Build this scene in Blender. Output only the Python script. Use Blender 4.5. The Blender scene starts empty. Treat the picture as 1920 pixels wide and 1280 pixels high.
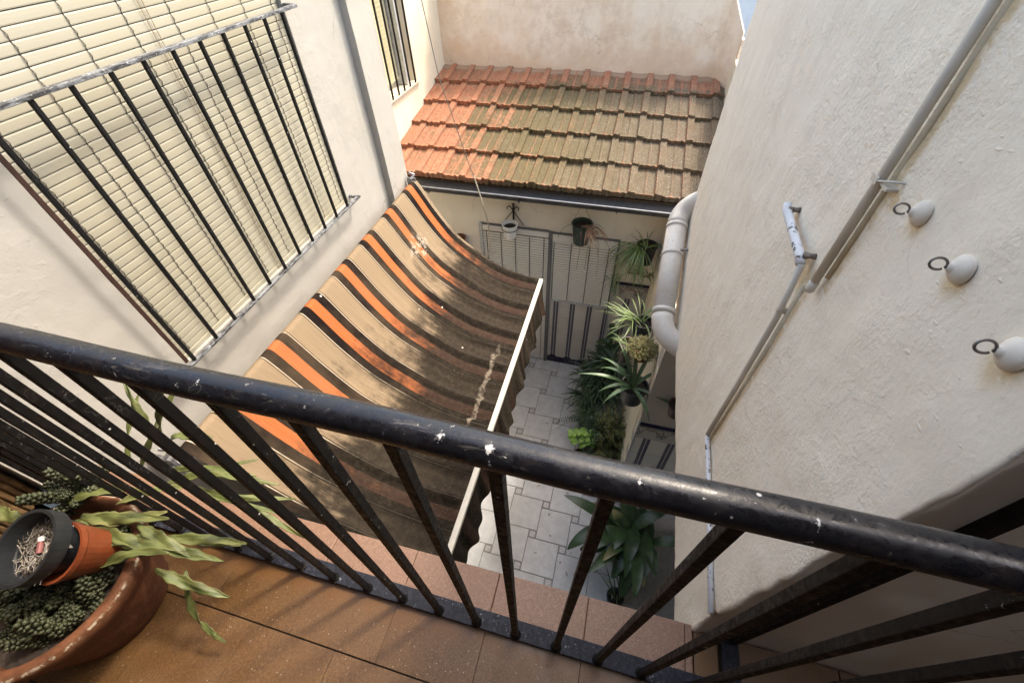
import bpy, bmesh, math, random
from math import sin, cos, pi, radians, sqrt
from mathutils import Vector, Matrix, noise as mnoise

scene = bpy.context.scene
COL = scene.collection
H = 4.86                       # eye height above the courtyard floor; geometry below is written relative to the eye

# ------------------------------------------------------------------ camera
cam_d = bpy.data.cameras.new("camera")
cam = bpy.data.objects.new("camera", cam_d)
COL.objects.link(cam)
yaw, pit, rol = -0.28623662, -0.82596794, -0.0384502
fw = Vector((sin(yaw)*cos(pit), cos(yaw)*cos(pit), sin(pit)))
rt = fw.cross(Vector((0, 0, 1))).normalized()
up = rt.cross(fw)
c_, s_ = cos(rol), sin(rol)
r2 = rt*c_ + up*s_
u2 = up*c_ - rt*s_
M3 = Matrix((r2, u2, -fw)).transposed()
cam.matrix_world = Matrix.Translation((0, 0, H)) @ M3.to_4x4()
cam_d.sensor_width = 36
cam_d.lens = 795.66/1920*36
cam_d.clip_start = 0.02
cam_d.clip_end = 200
scene.camera = cam

# ------------------------------------------------------------------ light
SUN = Vector((0.36, 0.40, 0.80)).normalized()
w = bpy.data.worlds.new("World")
scene.world = w
w.use_nodes = True
nt = w.node_tree
nt.nodes.clear()
wo = nt.nodes.new('ShaderNodeOutputWorld')
bg = nt.nodes.new('ShaderNodeBackground')
sky = nt.nodes.new('ShaderNodeTexSky')
sky.sky_type = 'NISHITA'
sky.sun_disc = False
sky.sun_elevation = math.asin(SUN.z)
sky.sun_rotation = math.atan2(SUN.x, SUN.y)
sky.air_density = 1.0
sky.dust_density = 3.5
sky.ozone_density = 1.0
bg.inputs['Strength'].default_value = 0.15
wb = nt.nodes.new('ShaderNodeMix'); wb.data_type = 'RGBA'; wb.blend_type = 'MULTIPLY'; wb.inputs[0].default_value = 1
wb.inputs[7].default_value = (1.05, 1.0, .885, 1)      # daylight white balance
nt.links.new(sky.outputs[0], wb.inputs[6])
nt.links.new(wb.outputs[2], bg.inputs[0])
nt.links.new(bg.outputs[0], wo.inputs[0])

sd = bpy.data.lights.new("sun", 'SUN')
sd.energy = 0.85
sd.angle = radians(6)
sd.color = (1.0, 0.93, 0.82)
so = bpy.data.objects.new("sun", sd)
COL.objects.link(so)
so.location = (3, 3, 12)
so.rotation_euler = (-SUN).to_track_quat('-Z', 'Y').to_euler()

scene.view_settings.view_transform = 'Standard'
scene.view_settings.look = 'None'
scene.view_settings.gamma = 1
scene.view_settings.use_curve_mapping = False
scene.view_settings.exposure = 2.12
scene.cycles.max_bounces = 10
scene.cycles.diffuse_bounces = 6

rnd = random.Random(7)

# ------------------------------------------------------------------ materials
class NT:
    """tiny helper to wire a material"""
    def __init__(self, name):
        self.m = bpy.data.materials.new(name)
        self.m.use_nodes = True
        self.t = self.m.node_tree
        self.b = self.t.nodes['Principled BSDF']
        self.co = self.t.nodes.new('ShaderNodeTexCoord')
        self.geo = None
    def n(self, typ, **kw):
        x = self.t.nodes.new('ShaderNode'+typ)
        for k, v in kw.items():
            setattr(x, k, v)
        return x
    def l(self, a, b):
        self.t.links.new(a, b)
    def pos(self):
        if not self.geo:
            self.geo = self.n('NewGeometry')
        return self.geo.outputs['Position']
    def obj(self):
        return self.co.outputs['Object']
    def noise(self, scale, detail=4, rough=.55, vec=None, dist=0, sc3=None):
        x = self.n('TexNoise')
        x.inputs['Scale'].default_value = scale
        x.inputs['Detail'].default_value = detail
        x.inputs['Roughness'].default_value = rough
        x.inputs['Distortion'].default_value = dist
        v = vec or self.pos()
        if sc3:
            mp = self.n('Mapping')
            mp.inputs['Scale'].default_value = sc3
            self.l(v, mp.inputs[0])
            v = mp.outputs[0]
        self.l(v, x.inputs['Vector'])
        return x.outputs[0]
    def voro(self, scale, vec=None, feature='F1', out=0, rand=1):
        x = self.n('TexVoronoi', feature=feature)
        x.inputs['Scale'].default_value = scale
        x.inputs['Randomness'].default_value = rand
        self.l(vec or self.pos(), x.inputs['Vector'])
        return x.outputs[out]
    def math(self, op, a, b=None, c=None, clamp=False):
        x = self.n('Math', operation=op, use_clamp=clamp)
        for i, v in enumerate((a, b, c)):
            if v is None: continue
            if isinstance(v, (int, float)): x.inputs[i].default_value = v
            else: self.l(v, x.inputs[i])
        return x.outputs[0]
    def ss(self, v, a, b, lo=0, hi=1):
        x = self.n('MapRange', interpolation_type='SMOOTHSTEP')
        self.l(v, x.inputs[0])
        x.inputs[1].default_value = a; x.inputs[2].default_value = b
        x.inputs[3].default_value = lo; x.inputs[4].default_value = hi
        return x.outputs[0]
    def mix(self, f, a, b, mode='MIX'):
        x = self.n('Mix', data_type='RGBA', blend_type=mode)
        if isinstance(f, (int, float)): x.inputs[0].default_value = f
        else: self.l(f, x.inputs[0])
        for i, v in ((6, a), (7, b)):
            if isinstance(v, tuple): x.inputs[i].default_value = (*v[:3], 1)
            else: self.l(v, x.inputs[i])
        return x.outputs[2]
    def ramp(self, f, stops, interp='LINEAR'):
        x = self.n('ValToRGB')
        x.color_ramp.interpolation = interp
        e = x.color_ramp.elements
        while len(e) < len(stops): e.new(0.5)
        for el, (p, c) in zip(e, stops):
            el.position = p; el.color = (*c, 1)
        self.l(f, x.inputs[0])
        return x.outputs[0]
    def sep(self, v):
        x = self.n('SeparateXYZ'); self.l(v, x.inputs[0]); return x.outputs
    def attr(self, name):
        x = self.n('Attribute', attribute_name=name); return x.outputs['Fac']
    def rand(self):
        x = self.n('ObjectInfo'); return x.outputs['Random']
    def bump(self, h, strength, dist=.01, prev=None):
        x = self.n('Bump')
        x.inputs['Strength'].default_value = strength
        x.inputs['Distance'].default_value = dist
        self.l(h, x.inputs['Height'])
        if prev is not None: self.l(prev, x.inputs['Normal'])
        self.l(x.outputs[0], self.b.inputs['Normal'])
        return x.outputs[0]
    def color(self, c):
        if isinstance(c, tuple): self.b.inputs['Base Color'].default_value = (*c[:3], 1)
        else: self.l(c, self.b.inputs['Base Color'])
        return self
    def rough(self, r):
        if isinstance(r, (int, float)): self.b.inputs['Roughness'].default_value = r
        else: self.l(r, self.b.inputs['Roughness'])
        return self
    def metal(self, v):
        self.b.inputs['Metallic'].default_value = v; return self

def plaster(name, base, warm, coarse=1.0, stain=.35, grime=None, cracks=.5, extra=None):
    k = NT(name)
    n1 = k.noise(1.3, 5, .6)
    n2 = k.noise(7, 4, .6)
    c = k.mix(k.ss(n1, .42, .72, 0, stain), base, warm)
    c = k.mix(k.ss(n2, .45, .8, 0, .28), c, tuple(v*.80 for v in base))
    # runs left by rain
    st = k.noise(3.4, 5, .65, sc3=(1.6, 1.6, .16))
    c = k.mix(k.ss(st, .52, .74, 0, .55 if grime else .22), c, grime or tuple(v*.78 for v in warm))
    if extra: c = extra(k, c)
    if cracks:
        wob = k.n('VectorMath', operation='ADD'); k.l(k.pos(), wob.inputs[0])
        wn = k.n('TexNoise'); wn.inputs['Scale'].default_value = 5; wn.inputs['Detail'].default_value = 5; k.l(k.pos(), wn.inputs['Vector'])
        wsc = k.n('VectorMath', operation='SCALE'); wsc.inputs['Scale'].default_value = .25; k.l(wn.outputs[1], wsc.inputs[0]); k.l(wsc.outputs[0], wob.inputs[1])
        d = k.voro(1.5, vec=wob.outputs[0], feature='DISTANCE_TO_EDGE')
        cr = k.math('MULTIPLY', k.ss(d, .0045, .0012), k.ss(k.noise(1.7, 2, .5), .50, .60))
        c = k.mix(k.math('MULTIPLY', cr, cracks), c, tuple(v*.45 for v in warm))
    sp = k.noise(95, 2, .5)
    c = k.mix(k.ss(sp, .68, .75, 0, .14), c, (.25, .22, .18))
    k.color(c).rough(.92)
    k.b.inputs['Specular IOR Level'].default_value = .2
    a = k.noise(22, 6, .62, dist=.4)
    b = k.noise(110, 3, .6)
    patch = k.ss(k.noise(2.1, 4, .6), .36, .66, .25, 1.15)
    h = k.math('MULTIPLY', k.math('ADD', k.math('MULTIPLY', a, .9), k.math('MULTIPLY', b, .35)), patch)
    # blobs and trowel ridges
    bl = k.ss(k.noise(48, 2, .5, sc3=(1, 1, 1.9)), .64, .82, 0, .16)
    h = k.math('ADD', h, bl)
    k.bump(h, min(1, .7*coarse), .011*coarse)
    return k.m

def damp_wall(k, c):
    p = k.sep(k.pos())
    n = k.math('SUBTRACT', k.noise(3.0, 6, .68), .5)
    m = k.ss(k.math('ADD', p[2], k.math('MULTIPLY', n, 1.5)), 3.85, 3.25, 0, .75)
    c = k.mix(m, c, (.62, .46, .32))
    m = k.ss(k.math('ADD', p[0], k.math('MULTIPLY', n, 1.2)), -2.0, -2.5, 0, .7)
    c = k.mix(m, c, (.66, .50, .33))
    m = k.math('MULTIPLY', k.ss(k.noise(1.1, 6, .7), .50, .62), k.ss(k.noise(9, 5, .7), .40, .60))
    return k.mix(k.math('MULTIPLY', m, .45), c, (.56, .44, .33))

def stains_and_low_tone(k, c):
    p = k.sep(k.pos())
    tot = None
    for (y, z, r) in ((.672, H-.350, .028), (.540, H-.350, .028), (.405, H-.357, .034), (.752, H-.36, .02), (1.06, H-.58, .03), (.885, H-.60, .05), (.85, H-.70, .03)):
        dy = k.math('SUBTRACT', p[1], y); dz = k.math('MULTIPLY', k.math('SUBTRACT', p[2], z), .75)
        d = k.math('SQRT', k.math('ADD', k.math('MULTIPLY', dy, dy), k.math('MULTIPLY', dz, dz)))
        m = k.ss(d, r, r*.3)
        tot = m if tot is None else k.math('MAXIMUM', tot, m)
    m = k.ss(k.math('ABSOLUTE', k.math('SUBTRACT', p[1], .780)), .022, .008)
    tot = k.math('MAXIMUM', tot, k.math('MULTIPLY', m, k.math('GREATER_THAN', p[2], H-.57)))
    m = k.math('MULTIPLY', k.ss(k.math('ABSOLUTE', k.math('SUBTRACT', p[1], .840)), .03, .010), k.math('LESS_THAN', p[2], H-.57))
    tot = k.math('MAXIMUM', tot, k.math('MULTIPLY', m, k.math('GREATER_THAN', p[2], H-1.27)))
    g = k.ss(k.noise(24, 5, .7), .30, .55, 0, .95)
    c = k.mix(k.math('MULTIPLY', tot, g), c, (.66, .53, .33))
    m = k.ss(k.math('ADD', p[2], k.math('MULTIPLY', k.noise(7, 5, .7), .5)), H-.75, H-1.75, 0, .30)  # tone darker towards the bottom of the wall
    return k.mix(m, c, (.60, .55, .45))

M = {}
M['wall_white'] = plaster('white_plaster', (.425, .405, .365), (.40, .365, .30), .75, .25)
M['wall_rough'] = plaster('rough_cream_plaster', (.84, .765, .64), (.78, .69, .54), .95, .4, cracks=.16, extra=stains_and_low_tone)
M['wall_old'] = plaster('stained_old_plaster', (.80, .71, .60), (.70, .575, .43), .45, .8, grime=(.68, .56, .43), extra=damp_wall)
M['wall_yellow'] = plaster('cream_yellow_plaster', (.76, .69, .54), (.68, .52, .33), .4, .35)
M['mortar'] = plaster('stained_mortar', (.33, .225, .15), (.30, .18, .11), .8, .9, cracks=0)
M['wall_dim'] = plaster('shade_tinted_render', (.44, .40, .345), (.40, .36, .30), .12, .3)  # overhang shade put into a darker render colour
M['wall_smooth'] = plaster('smooth_render', (.82, .76, .65), (.78, .70, .57), .12, .3)

def simple(name, c, r=.6, metal=0, var=.15, scale=30, bump=0):
    k = NT(name)
    n = k.noise(scale, 4, .6)
    col = k.mix(k.ss(n, .3, .75), tuple(v*(1-var) for v in c), tuple(min(1, v*(1+var)) for v in c))
    k.color(col).rough(r).metal(metal)
    if bump: k.bump(n, bump, .004)
    return k.m

def painted_iron(name, base, brown, chips=(.52, .5, .47), gloss=.32, worn=.5):
    k = NT(name)
    n = k.noise(24, 5, .65)
    c = k.mix(k.ss(n, .52, .7, 0, worn), base, brown)
    n2 = k.noise(60, 5, .75, dist=.6)
    ch = k.ss(n2, .64, .70, 0, .8)
    c = k.mix(ch, c, chips)
    wob = k.n('VectorMath', operation='ADD'); k.l(k.pos(), wob.inputs[0]); wn = k.n('TexNoise'); wn.inputs['Scale'].default_value = 28; k.l(k.pos(), wn.inputs['Vector'])
    wsc = k.n('VectorMath', operation='SCALE'); wsc.inputs['Scale'].default_value = .035; k.l(wn.outputs[1], wsc.inputs[0]); k.l(wsc.outputs[0], wob.inputs[1])
    dots = k.math('MULTIPLY', k.ss(k.voro(27), .085, .06), k.ss(k.noise(7, 2, .5), .50, .56))
    c = k.mix(k.math('MULTIPLY', dots, .8), c, (.62, .60, .57))
    ring = k.voro(42, vec=wob.outputs[0])
    rr = k.math('MULTIPLY', k.ss(ring, .30, .315), k.ss(ring, .335, .32))
    gate = k.ss(k.noise(9, 3, .6), .52, .6)
    c = k.mix(k.math('MULTIPLY', k.math('MULTIPLY', rr, gate), .22), c, (.32, .30, .28))
    if name == 'black_painted_rail':
        p = k.sep(k.pos())
        for x0, r0 in ((-.132, .0040), (-.081, .0052), (.06, .0018), (-.42, .0018), (.205, .0020)):
            d = k.math('ADD', k.math('ABSOLUTE', k.math('SUBTRACT', p[0], x0)), k.math('MULTIPLY', k.math('ABSOLUTE', k.math('SUBTRACT', p[1], .186)), .7))
            m = k.ss(k.math('ADD', d, k.math('MULTIPLY', k.math('SUBTRACT', k.noise(210, 5, .75), .5), .020)), r0, r0*.6)
            c = k.mix(k.math('MULTIPLY', m, .85), c, (.58, .57, .56))
        sc2 = k.ss(k.noise(30, 6, .8, sc3=(.5, 3, 3), dist=1.2), .60, .66, 0, .35)
        c = k.mix(sc2, c, (.16, .145, .13))
        low = k.math('MULTIPLY', k.ss(p[2], H-.392, H-.400), k.ss(k.noise(60, 5, .75), .48, .6, 0, .5))
        c = k.mix(low, c, (.24, .20, .17))
    k.color(c)
    k.rough(k.ss(n2, .3, .75, gloss-.06, gloss+.38))
    k.bump(k.noise(70, 3, .6), .12, .004)
    return k.m
M['rail'] = painted_iron('black_painted_rail', (.0075, .0075, .010), (.030, .022, .018), gloss=.22, worn=.35)
M['bar'] = painted_iron('black_painted_bar', (.0045, .004, .004), (.018, .010, .007), chips=(.30, .28, .26), gloss=.46, worn=.4)
M['grille'] = painted_iron('black_grille_paint', (.004, .004, .0045), (.010, .008, .006), chips=(.2, .19, .18), gloss=.5, worn=.3)
for q in ('rail', 'bar', 'grille'):
    M[q].node_tree.nodes['Principled BSDF'].inputs['Specular IOR Level'].default_value = .5 if q == 'rail' else .25
k = NT('navy_chipped_base_rail')
n = k.noise(75, 4, .7)
c = k.mix(k.ss(n, .42, .62), (.005, .006, .011), (.016, .018, .028))
c = k.mix(k.ss(k.noise(140, 3, .6), .64, .72, 0, .75), c, (.30, .30, .32))
k.color(c).rough(.6); k.bump(n, .3, .004); k.b.inputs['Specular IOR Level'].default_value = .3
M['base_rail'] = k.m
k = NT('scraped_grey_paint')
n = k.noise(45, 5, .75, sc3=(1, .35, 1))
c = k.mix(k.ss(n, .40, .58), (.028, .028, .03), (.20, .21, .22))
c = k.mix(k.ss(k.noise(90, 4, .7), .60, .68), c, (.62, .62, .62))
k.color(c).rough(.5); k.bump(n, .35, .004)
M['grille_bar'] = k.m

# balcony terrazzo
k = NT('brown_terrazzo')
v = k.voro(330, out=1)
g = k.n('RGBToBW'); k.l(v, g.inputs[0])
c = k.ramp(g.outputs[0], [(0, (.056, .026, .008)), (.45, (.098, .048, .0155)), (.8, (.138, .072, .027)), (1, (.16, .098, .048))])
c = k.mix(k.ss(k.noise(5, 5, .65), .4, .75, 0, .55), c, (.12, .06, .02))
c = k.mix(k.ss(k.voro(60), .10, .05, 0, .7), c, (.55, .47, .38))
c = k.mix(k.math('MULTIPLY', k.rand(), .18), c, (.18, .10, .05))
py_ = k.sep(k.pos())[1]
stn = k.math('MULTIPLY', k.ss(k.math('ADD', py_, k.math('MULTIPLY', k.noise(8, 4, .6), .10)), .15, .235), .6)
c = k.mix(stn, c, (.13, .055, .012))
k.color(c).rough(k.ss(k.noise(14, 4, .6), .3, .7, .28, .5))
M['terrazzo'] = k.m
k = NT('lit_tint_terrazzo')  # outer edge copy: stronger light there put into a paler, pinker colour
g = k.n('RGBToBW'); k.l(k.voro(330, out=1), g.inputs[0])
c = k.ramp(g.outputs[0], [(0, (.14, .072, .044)), (.5, (.20, .112, .070)), (1, (.27, .165, .11))])
c = k.mix(k.ss(k.noise(5, 5, .65), .45, .75, 0, .4), c, (.17, .085, .045))
c = k.mix(k.ss(k.voro(60), .09, .05, 0, .7), c, (.6, .52, .44))
k.color(c).rough(.5)
M['terrazzo_edge'] = k.m
M['grout_dark'] = simple('dark_grout', (.06, .04, .025), .9)
M['grout_pale'] = simple('pale_grout', (.24, .225, .21), .9)

# courtyard tiles
k = NT('grey_patio_tile')
c = k.mix(k.ss(k.noise(11, 5, .65), .35, .7), (.49, .495, .50), (.59, .595, .60))
c = k.mix(k.ss(k.noise(55, 3, .7), .56, .72, 0, .35), c, (.30, .28, .26))
c = k.mix(k.math('MULTIPLY', k.rand(), .14), c, (.33, .31, .29))
c = k.mix(k.ss(k.voro(13), .035, .02, 0, .8), c, (.12, .09, .07))
k.color(c).rough(.33)
M['patio_tile'] = k.m
k = NT('patterned_insert_tile')
o = k.sep(k.obj())
ax = k.math('ABSOLUTE', o[0]); ay = k.math('ABSOLUTE', o[1])
mx = k.math('MAXIMUM', ax, ay)
fr = k.math('MULTIPLY', k.ss(mx, .027, .029), k.ss(mx, .036, .034))
rad = k.math('SQRT', k.math('ADD', k.math('MULTIPLY', ax, ax), k.math('MULTIPLY', ay, ay)))
rg = k.math('MULTIPLY', k.ss(rad, .010, .012), k.ss(rad, .020, .017))
sw = k.ss(k.noise(60, 3, .6, vec=k.obj()), .48, .55)
pat = k.math('MAXIMUM', fr, k.math('MULTIPLY', rg, sw))
pat = k.math('MAXIMUM', pat, k.math('MULTIPLY', k.ss(k.math('ADD', ax, ay), .045, .05), k.math('MULTIPLY', sw, .7)))
c = k.mix(pat, (.50, .48, .46), (.17, .165, .18))
k.color(c).rough(.3)
M['insert_tile'] = k.m

# dado
k = NT('beige_wall_tile')
c = k.mix(k.ss(k.noise(6, 4, .6), .35, .7), (.62, .58, .52), (.68, .64, .57))
c = k.mix(k.math('MULTIPLY', k.rand(), .12), c, (.38, .35, .31))
k.color(c).rough(.28)
M['dado_tile'] = k.m
k = NT('purple_banded_tile')
o = k.sep(k.obj())
ax = k.math('ABSOLUTE', o[0])
c = k.mix(k.math('MULTIPLY', k.ss(ax, .005, .008), k.ss(ax, .032, .029)), (.46, .44, .42), (.055, .045, .075))
c = k.mix(k.math('MULTIPLY', k.ss(ax, .017, .0185), k.ss(ax, .022, .0205)), c, (.25, .23, .27))
fl = k.ss(k.noise(90, 2, .5), .6, .68, 0, .5)
c = k.mix(fl, c, (.14, .12, .17))
k.color(c).rough(.28)
M['band_tile'] = k.m
M['navy_tile'] = simple('navy_skirting_tile', (.014, .012, .04), .25, 0, .2)
k = NT('ornate_frieze_tile')
o = k.sep(k.obj())
ax = k.math('ABSOLUTE', o[0]); z = o[2]
wv = k.math('SINE', k.math('MULTIPLY', ax, 62))
d = k.math('ABSOLUTE', k.math('SUBTRACT', z, k.math('ADD', k.math('MULTIPLY', wv, .022), .035)))
sc = k.ss(d, .027, .016)
bl = k.ss(k.noise(55, 3, .6, vec=k.obj()), .47, .53)
c = k.mix(k.math('MULTIPLY', sc, bl), (.46, .43, .39), (.17, .085, .05))
cr = k.math('SQRT', k.math('ADD', k.math('POWER', k.math('SUBTRACT', ax, .098), 2), k.math('POWER', k.math('ADD', z, .02), 2)))
c = k.mix(k.math('MULTIPLY', k.ss(cr, .042, .03), bl), c, (.035, .03, .04))
top = k.math('MULTIPLY', k.ss(z, .065, .072), k.ss(z, .098, .085))
c = k.mix(k.math('MULTIPLY', top, k.math('ADD', k.math('MULTIPLY', bl, .5), .35)), c, (.06, .045, .05))
k.color(c).rough(.28)
M['frieze'] = k.m
k = NT('framed_decor_tile')
o = k.sep(k.obj())
ax = k.math('ABSOLUTE', o[0]); az = k.math('ABSOLUTE', o[2])
mx = k.math('MAXIMUM', ax, az)
fr = k.math('MULTIPLY', k.ss(mx, .045, .049), k.ss(mx, .066, .062))
fr = k.math('MULTIPLY', fr, k.ss(k.noise(70, 2, .6, vec=k.obj()), .44, .5))
c = k.mix(fr, (.50, .47, .42), (.14, .07, .045))
k.color(c).rough(.3)
M['decor'] = k.m

# roof tile
k = NT('mossy_clay_roof_tile')
p = k.sep(k.pos())
tone = k.attr('tone')
clay = k.mix(k.ss(k.noise(30, 5, .65), .3, .75), (.34, .135, .072), (.47, .225, .135))
clay = k.mix(k.math('MULTIPLY', k.rand(), .3), clay, (.30, .15, .10))
clay = k.mix(k.ss(k.noise(11, 5, .7), .46, .66, 0, .6), clay, (.27, .19, .12))
mossamt = k.ss(k.math('ADD', p[0], k.math('MULTIPLY', k.noise(2.2, 5, .65), 2.0)), -1.6, .35)
top = k.ss(k.math('ADD', p[1], k.math('MULTIPLY', k.noise(5, 4, .6), .35)), 5.75, 5.5)
mossamt = k.math('MULTIPLY', mossamt, k.math('ADD', k.math('MULTIPLY', top, .75), .25))
mossamt = k.math('ADD', k.math('MULTIPLY', mossamt, .92), k.math('MULTIPLY', k.ss(k.rand(), .45, .95), .22))
n = k.noise(38, 6, .7)
mk = k.math('SUBTRACT', k.math('ADD', mossamt, k.math('MULTIPLY', k.math('SUBTRACT', n, .5), 1.5)), k.math('MULTIPLY', tone, .62))
mk = k.ss(mk, .14, .66, 0, .95)
mcol = k.mix(k.ss(p[0], -1.0, .6), (.175, .150, .072), (.185, .150, .105))
mcol = k.mix(k.ss(k.noise(90, 4, .7), .38, .62), mcol, (.085, .072, .046))
c = k.mix(mk, clay, mcol)
li = k.math('MULTIPLY', k.ss(k.noise(105, 4, .7), .57, .64), k.ss(k.math('ADD', k.noise(6, 3, .6), k.math('MULTIPLY', p[0], .12)), .34, .56))
c = k.mix(k.math('MULTIPLY', li, .8), c, (.46, .43, .37))
c = k.mix(k.math('MULTIPLY', k.ss(k.noise(62, 5, .75), .56, .66), .6), c, (.055, .045, .028))
c = k.mix(k.math('MULTIPLY', k.ss(k.voro(24), .09, .05), .8), c, (.7, .67, .6))
k.color(c).rough(.9)
k.b.inputs['Specular IOR Level'].default_value = .2
k.bump(k.math('ADD', n, k.math('MULTIPLY', k.noise(130, 4, .75), .8)), .9, .010)
M['roof_tile'] = k.m

# blinds
def blind_mat(name, base, shade):
    k = NT(name)
    c = k.mix(k.ss(k.noise(1.8, 4, .6), .35, .7, 0, .5), base, shade)
    c = k.mix(k.ss(k.noise(260, 2, .5), .72, .78, 0, .3), c, (.2, .17, .12))
    k.color(c).rough(.42)
    return k.m
M['slat_cream'] = blind_mat('cream_plastic_slat', (.40, .375, .29), (.385, .345, .235))
M['slat_yellow'] = blind_mat('yellowed_plastic_slat', (.62, .57, .36), (.56, .49, .28))
M['slat_grey'] = blind_mat('greyed_plastic_slat', (.78, .76, .71), (.76, .71, .60))
M['blind_back'] = simple('dark_gap_behind_slats', (.09, .06, .035), .9)
M['cord_dark'] = simple('dark_ladder_cord', (.045, .035, .028), .8)
M['cord_tan'] = simple('tan_pull_cord', (.30, .22, .12), .8)
M['rope'] = simple('pale_rope', (.58, .52, .41), .8)
M['wire'] = simple('grey_wire', (.16, .15, .13), .5, .3)

# awning
k = NT('striped_awning_canvas')
p = k.sep(k.obj())
ph = k.math('FRACT', k.math('ADD', k.math('DIVIDE', k.math('SUBTRACT', p[1], 2.90), .35), 20.5))
d = k.math('ABSOLUTE', k.math('SUBTRACT', ph, .5))
ORG, DRK, CRM, BEI = (.41, .125, .042), (.012, .008, .007), (.52, .44, .33), (.27, .20, .128)
st = k.ramp(d, [(0, ORG), (.098, DRK), (.262, CRM), (.281, DRK), (.296, BEI)], 'CONSTANT')
st = k.mix(k.ss(k.noise(3, 4, .6), .35, .7, 0, .2), st, (.32, .23, .14))
# soot and mould gathered in the sag of the cloth
grad = k.math('ADD', p[0], k.math('MULTIPLY', k.math('SUBTRACT', k.noise(3.6, 6, .68), .5), .85))
grad = k.math('ADD', grad, k.math('MULTIPLY', k.math('SUBTRACT', k.noise(20, 6, .72, sc3=(.25, 1.5, .25)), .5), .55))
dirt = k.ss(grad, -1.50, -1.14, 0, .985)
dcol = k.mix(k.ss(k.noise(30, 5, .7), .35, .7), (.015, .011, .008), (.042, .033, .022))
mul = k.mix(1.0, st, (.16, .15, .135), 'MULTIPLY')
hs = k.n('HueSaturation'); hs.inputs['Saturation'].default_value = .62; k.l(mul, hs.inputs['Color'])
film = k.mix(.66, hs.outputs[0], dcol)
c = k.mix(dirt, st, film)
sp = k.math('MULTIPLY', k.ss(k.voro(62), .17, .10), k.ss(k.math('ADD', k.noise(5, 4, .7), k.math('MULTIPLY', p[0], .25)), .24, .40))
c = k.mix(k.math('MULTIPLY', sp, .42), c, (.42, .36, .26))
big = k.ss(k.voro(5.5), .045, .030)
c = k.mix(k.math('MULTIPLY', big, .8), c, (.72, .68, .6))
# pale bleached streak running along the cloth
ln = k.math('ABSOLUTE', k.math('SUBTRACT', k.math('ADD', p[0], k.math('MULTIPLY', k.math('SUBTRACT', k.noise(10, 3, .6), .5), .10)), -.735))
stk = k.math('MULTIPLY', k.ss(ln, .022, .008), k.math('MULTIPLY', k.ss(p[1], 1.05, 1.30), k.ss(p[1], 2.15, 2.05)))
stk = k.math('MULTIPLY', stk, k.ss(k.noise(16, 4, .7), .38, .55))
c = k.mix(k.math('MULTIPLY', stk, .5), c, (.36, .30, .23))
bl = k.math('MULTIPLY', k.ss(k.math('ADD', k.math('ABSOLUTE', k.math('SUBTRACT', p[0], -1.50)), k.math('MULTIPLY', k.math('ABSOLUTE', k.math('SUBTRACT', p[1], 2.57)), .35)), .075, .03), k.ss(k.noise(26, 4, .7), .48, .56))
c = k.mix(k.math('MULTIPLY', bl, .55), c, (.60, .51, .40))
k.color(c).rough(.93)
k.b.inputs['Specular IOR Level'].default_value = .1
wv = k.math('ADD', k.math('SINE', k.math('MULTIPLY', p[1], 3200)), k.math('SINE', k.math('MULTIPLY', p[0], 3200)))
k.bump(k.math('ADD', k.noise(10, 6, .65, sc3=(.35, 2.6, .35)), k.math('MULTIPLY', wv, .01)), .45, .016)
tr = k.n('BsdfTranslucent'); k.l(c, tr.inputs[0])
mx_ = k.n('MixShader'); mx_.inputs[0].default_value = .12
out_ = [q for q in k.t.nodes if q.type == 'OUTPUT_MATERIAL'][0]
k.l(k.b.outputs[0], mx_.inputs[1]); k.l(tr.outputs[0], mx_.inputs[2]); k.l(mx_.outputs[0], out_.inputs[0])
M['canvas'] = k.m
M['white_bar'] = simple('cream_painted_bar', (.56, .53, .45), .4, 0, .06)
M['galv'] = simple('galvanised_bracket', (.32, .32, .33), .4, .7, .4, 60)

# pipes etc.
k = NT('weathered_white_pipe')
c = k.mix(k.ss(k.noise(7, 5, .6), .4, .7, 0, .5), (.60, .57, .52), (.47, .43, .37))
c = k.mix(k.ss(k.noise(60, 4, .7, sc3=(1, 1, .5)), .60, .70, 0, .6), c, (.26, .23, .20))
k.color(c).rough(.5)
M['pipe_white'] = k.m
k = NT('flaking_white_paint')
c = k.mix(k.ss(k.noise(48, 5, .7), .55, .62), (.70, .71, .73), (.10, .075, .06))
k.color(c).rough(.6); k.bump(k.noise(48, 5, .7), .4, .003)
M['pipe_flaky'] = k.m
M['pipe_grey'] = simple('greige_painted_pipe', (.60, .555, .47), .45, 0, .06, 15)
M['ochre'] = simple('ochre_stained_mortar', (.62, .54, .39), .9, 0, .12, 25, .3)
M['gutter'] = simple('dark_grey_gutter', (.055, .055, .06), .4, .2, .25)
M['iron_dark'] = simple('dark_wrought_iron', (.02, .017, .017), .5, .4)
M['frame_grey'] = simple('grey_metal_frame', (.16, .16, .17), .4, .4)
M['lip_grey'] = simple('lit_gutter_lip', (.27, .28, .30), .4, .3)  # light on the lip put into a colour paler than the gutter
M['frame_light'] = simple('light_aluminium', (.55, .56, .57), .35, .3)

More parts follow.
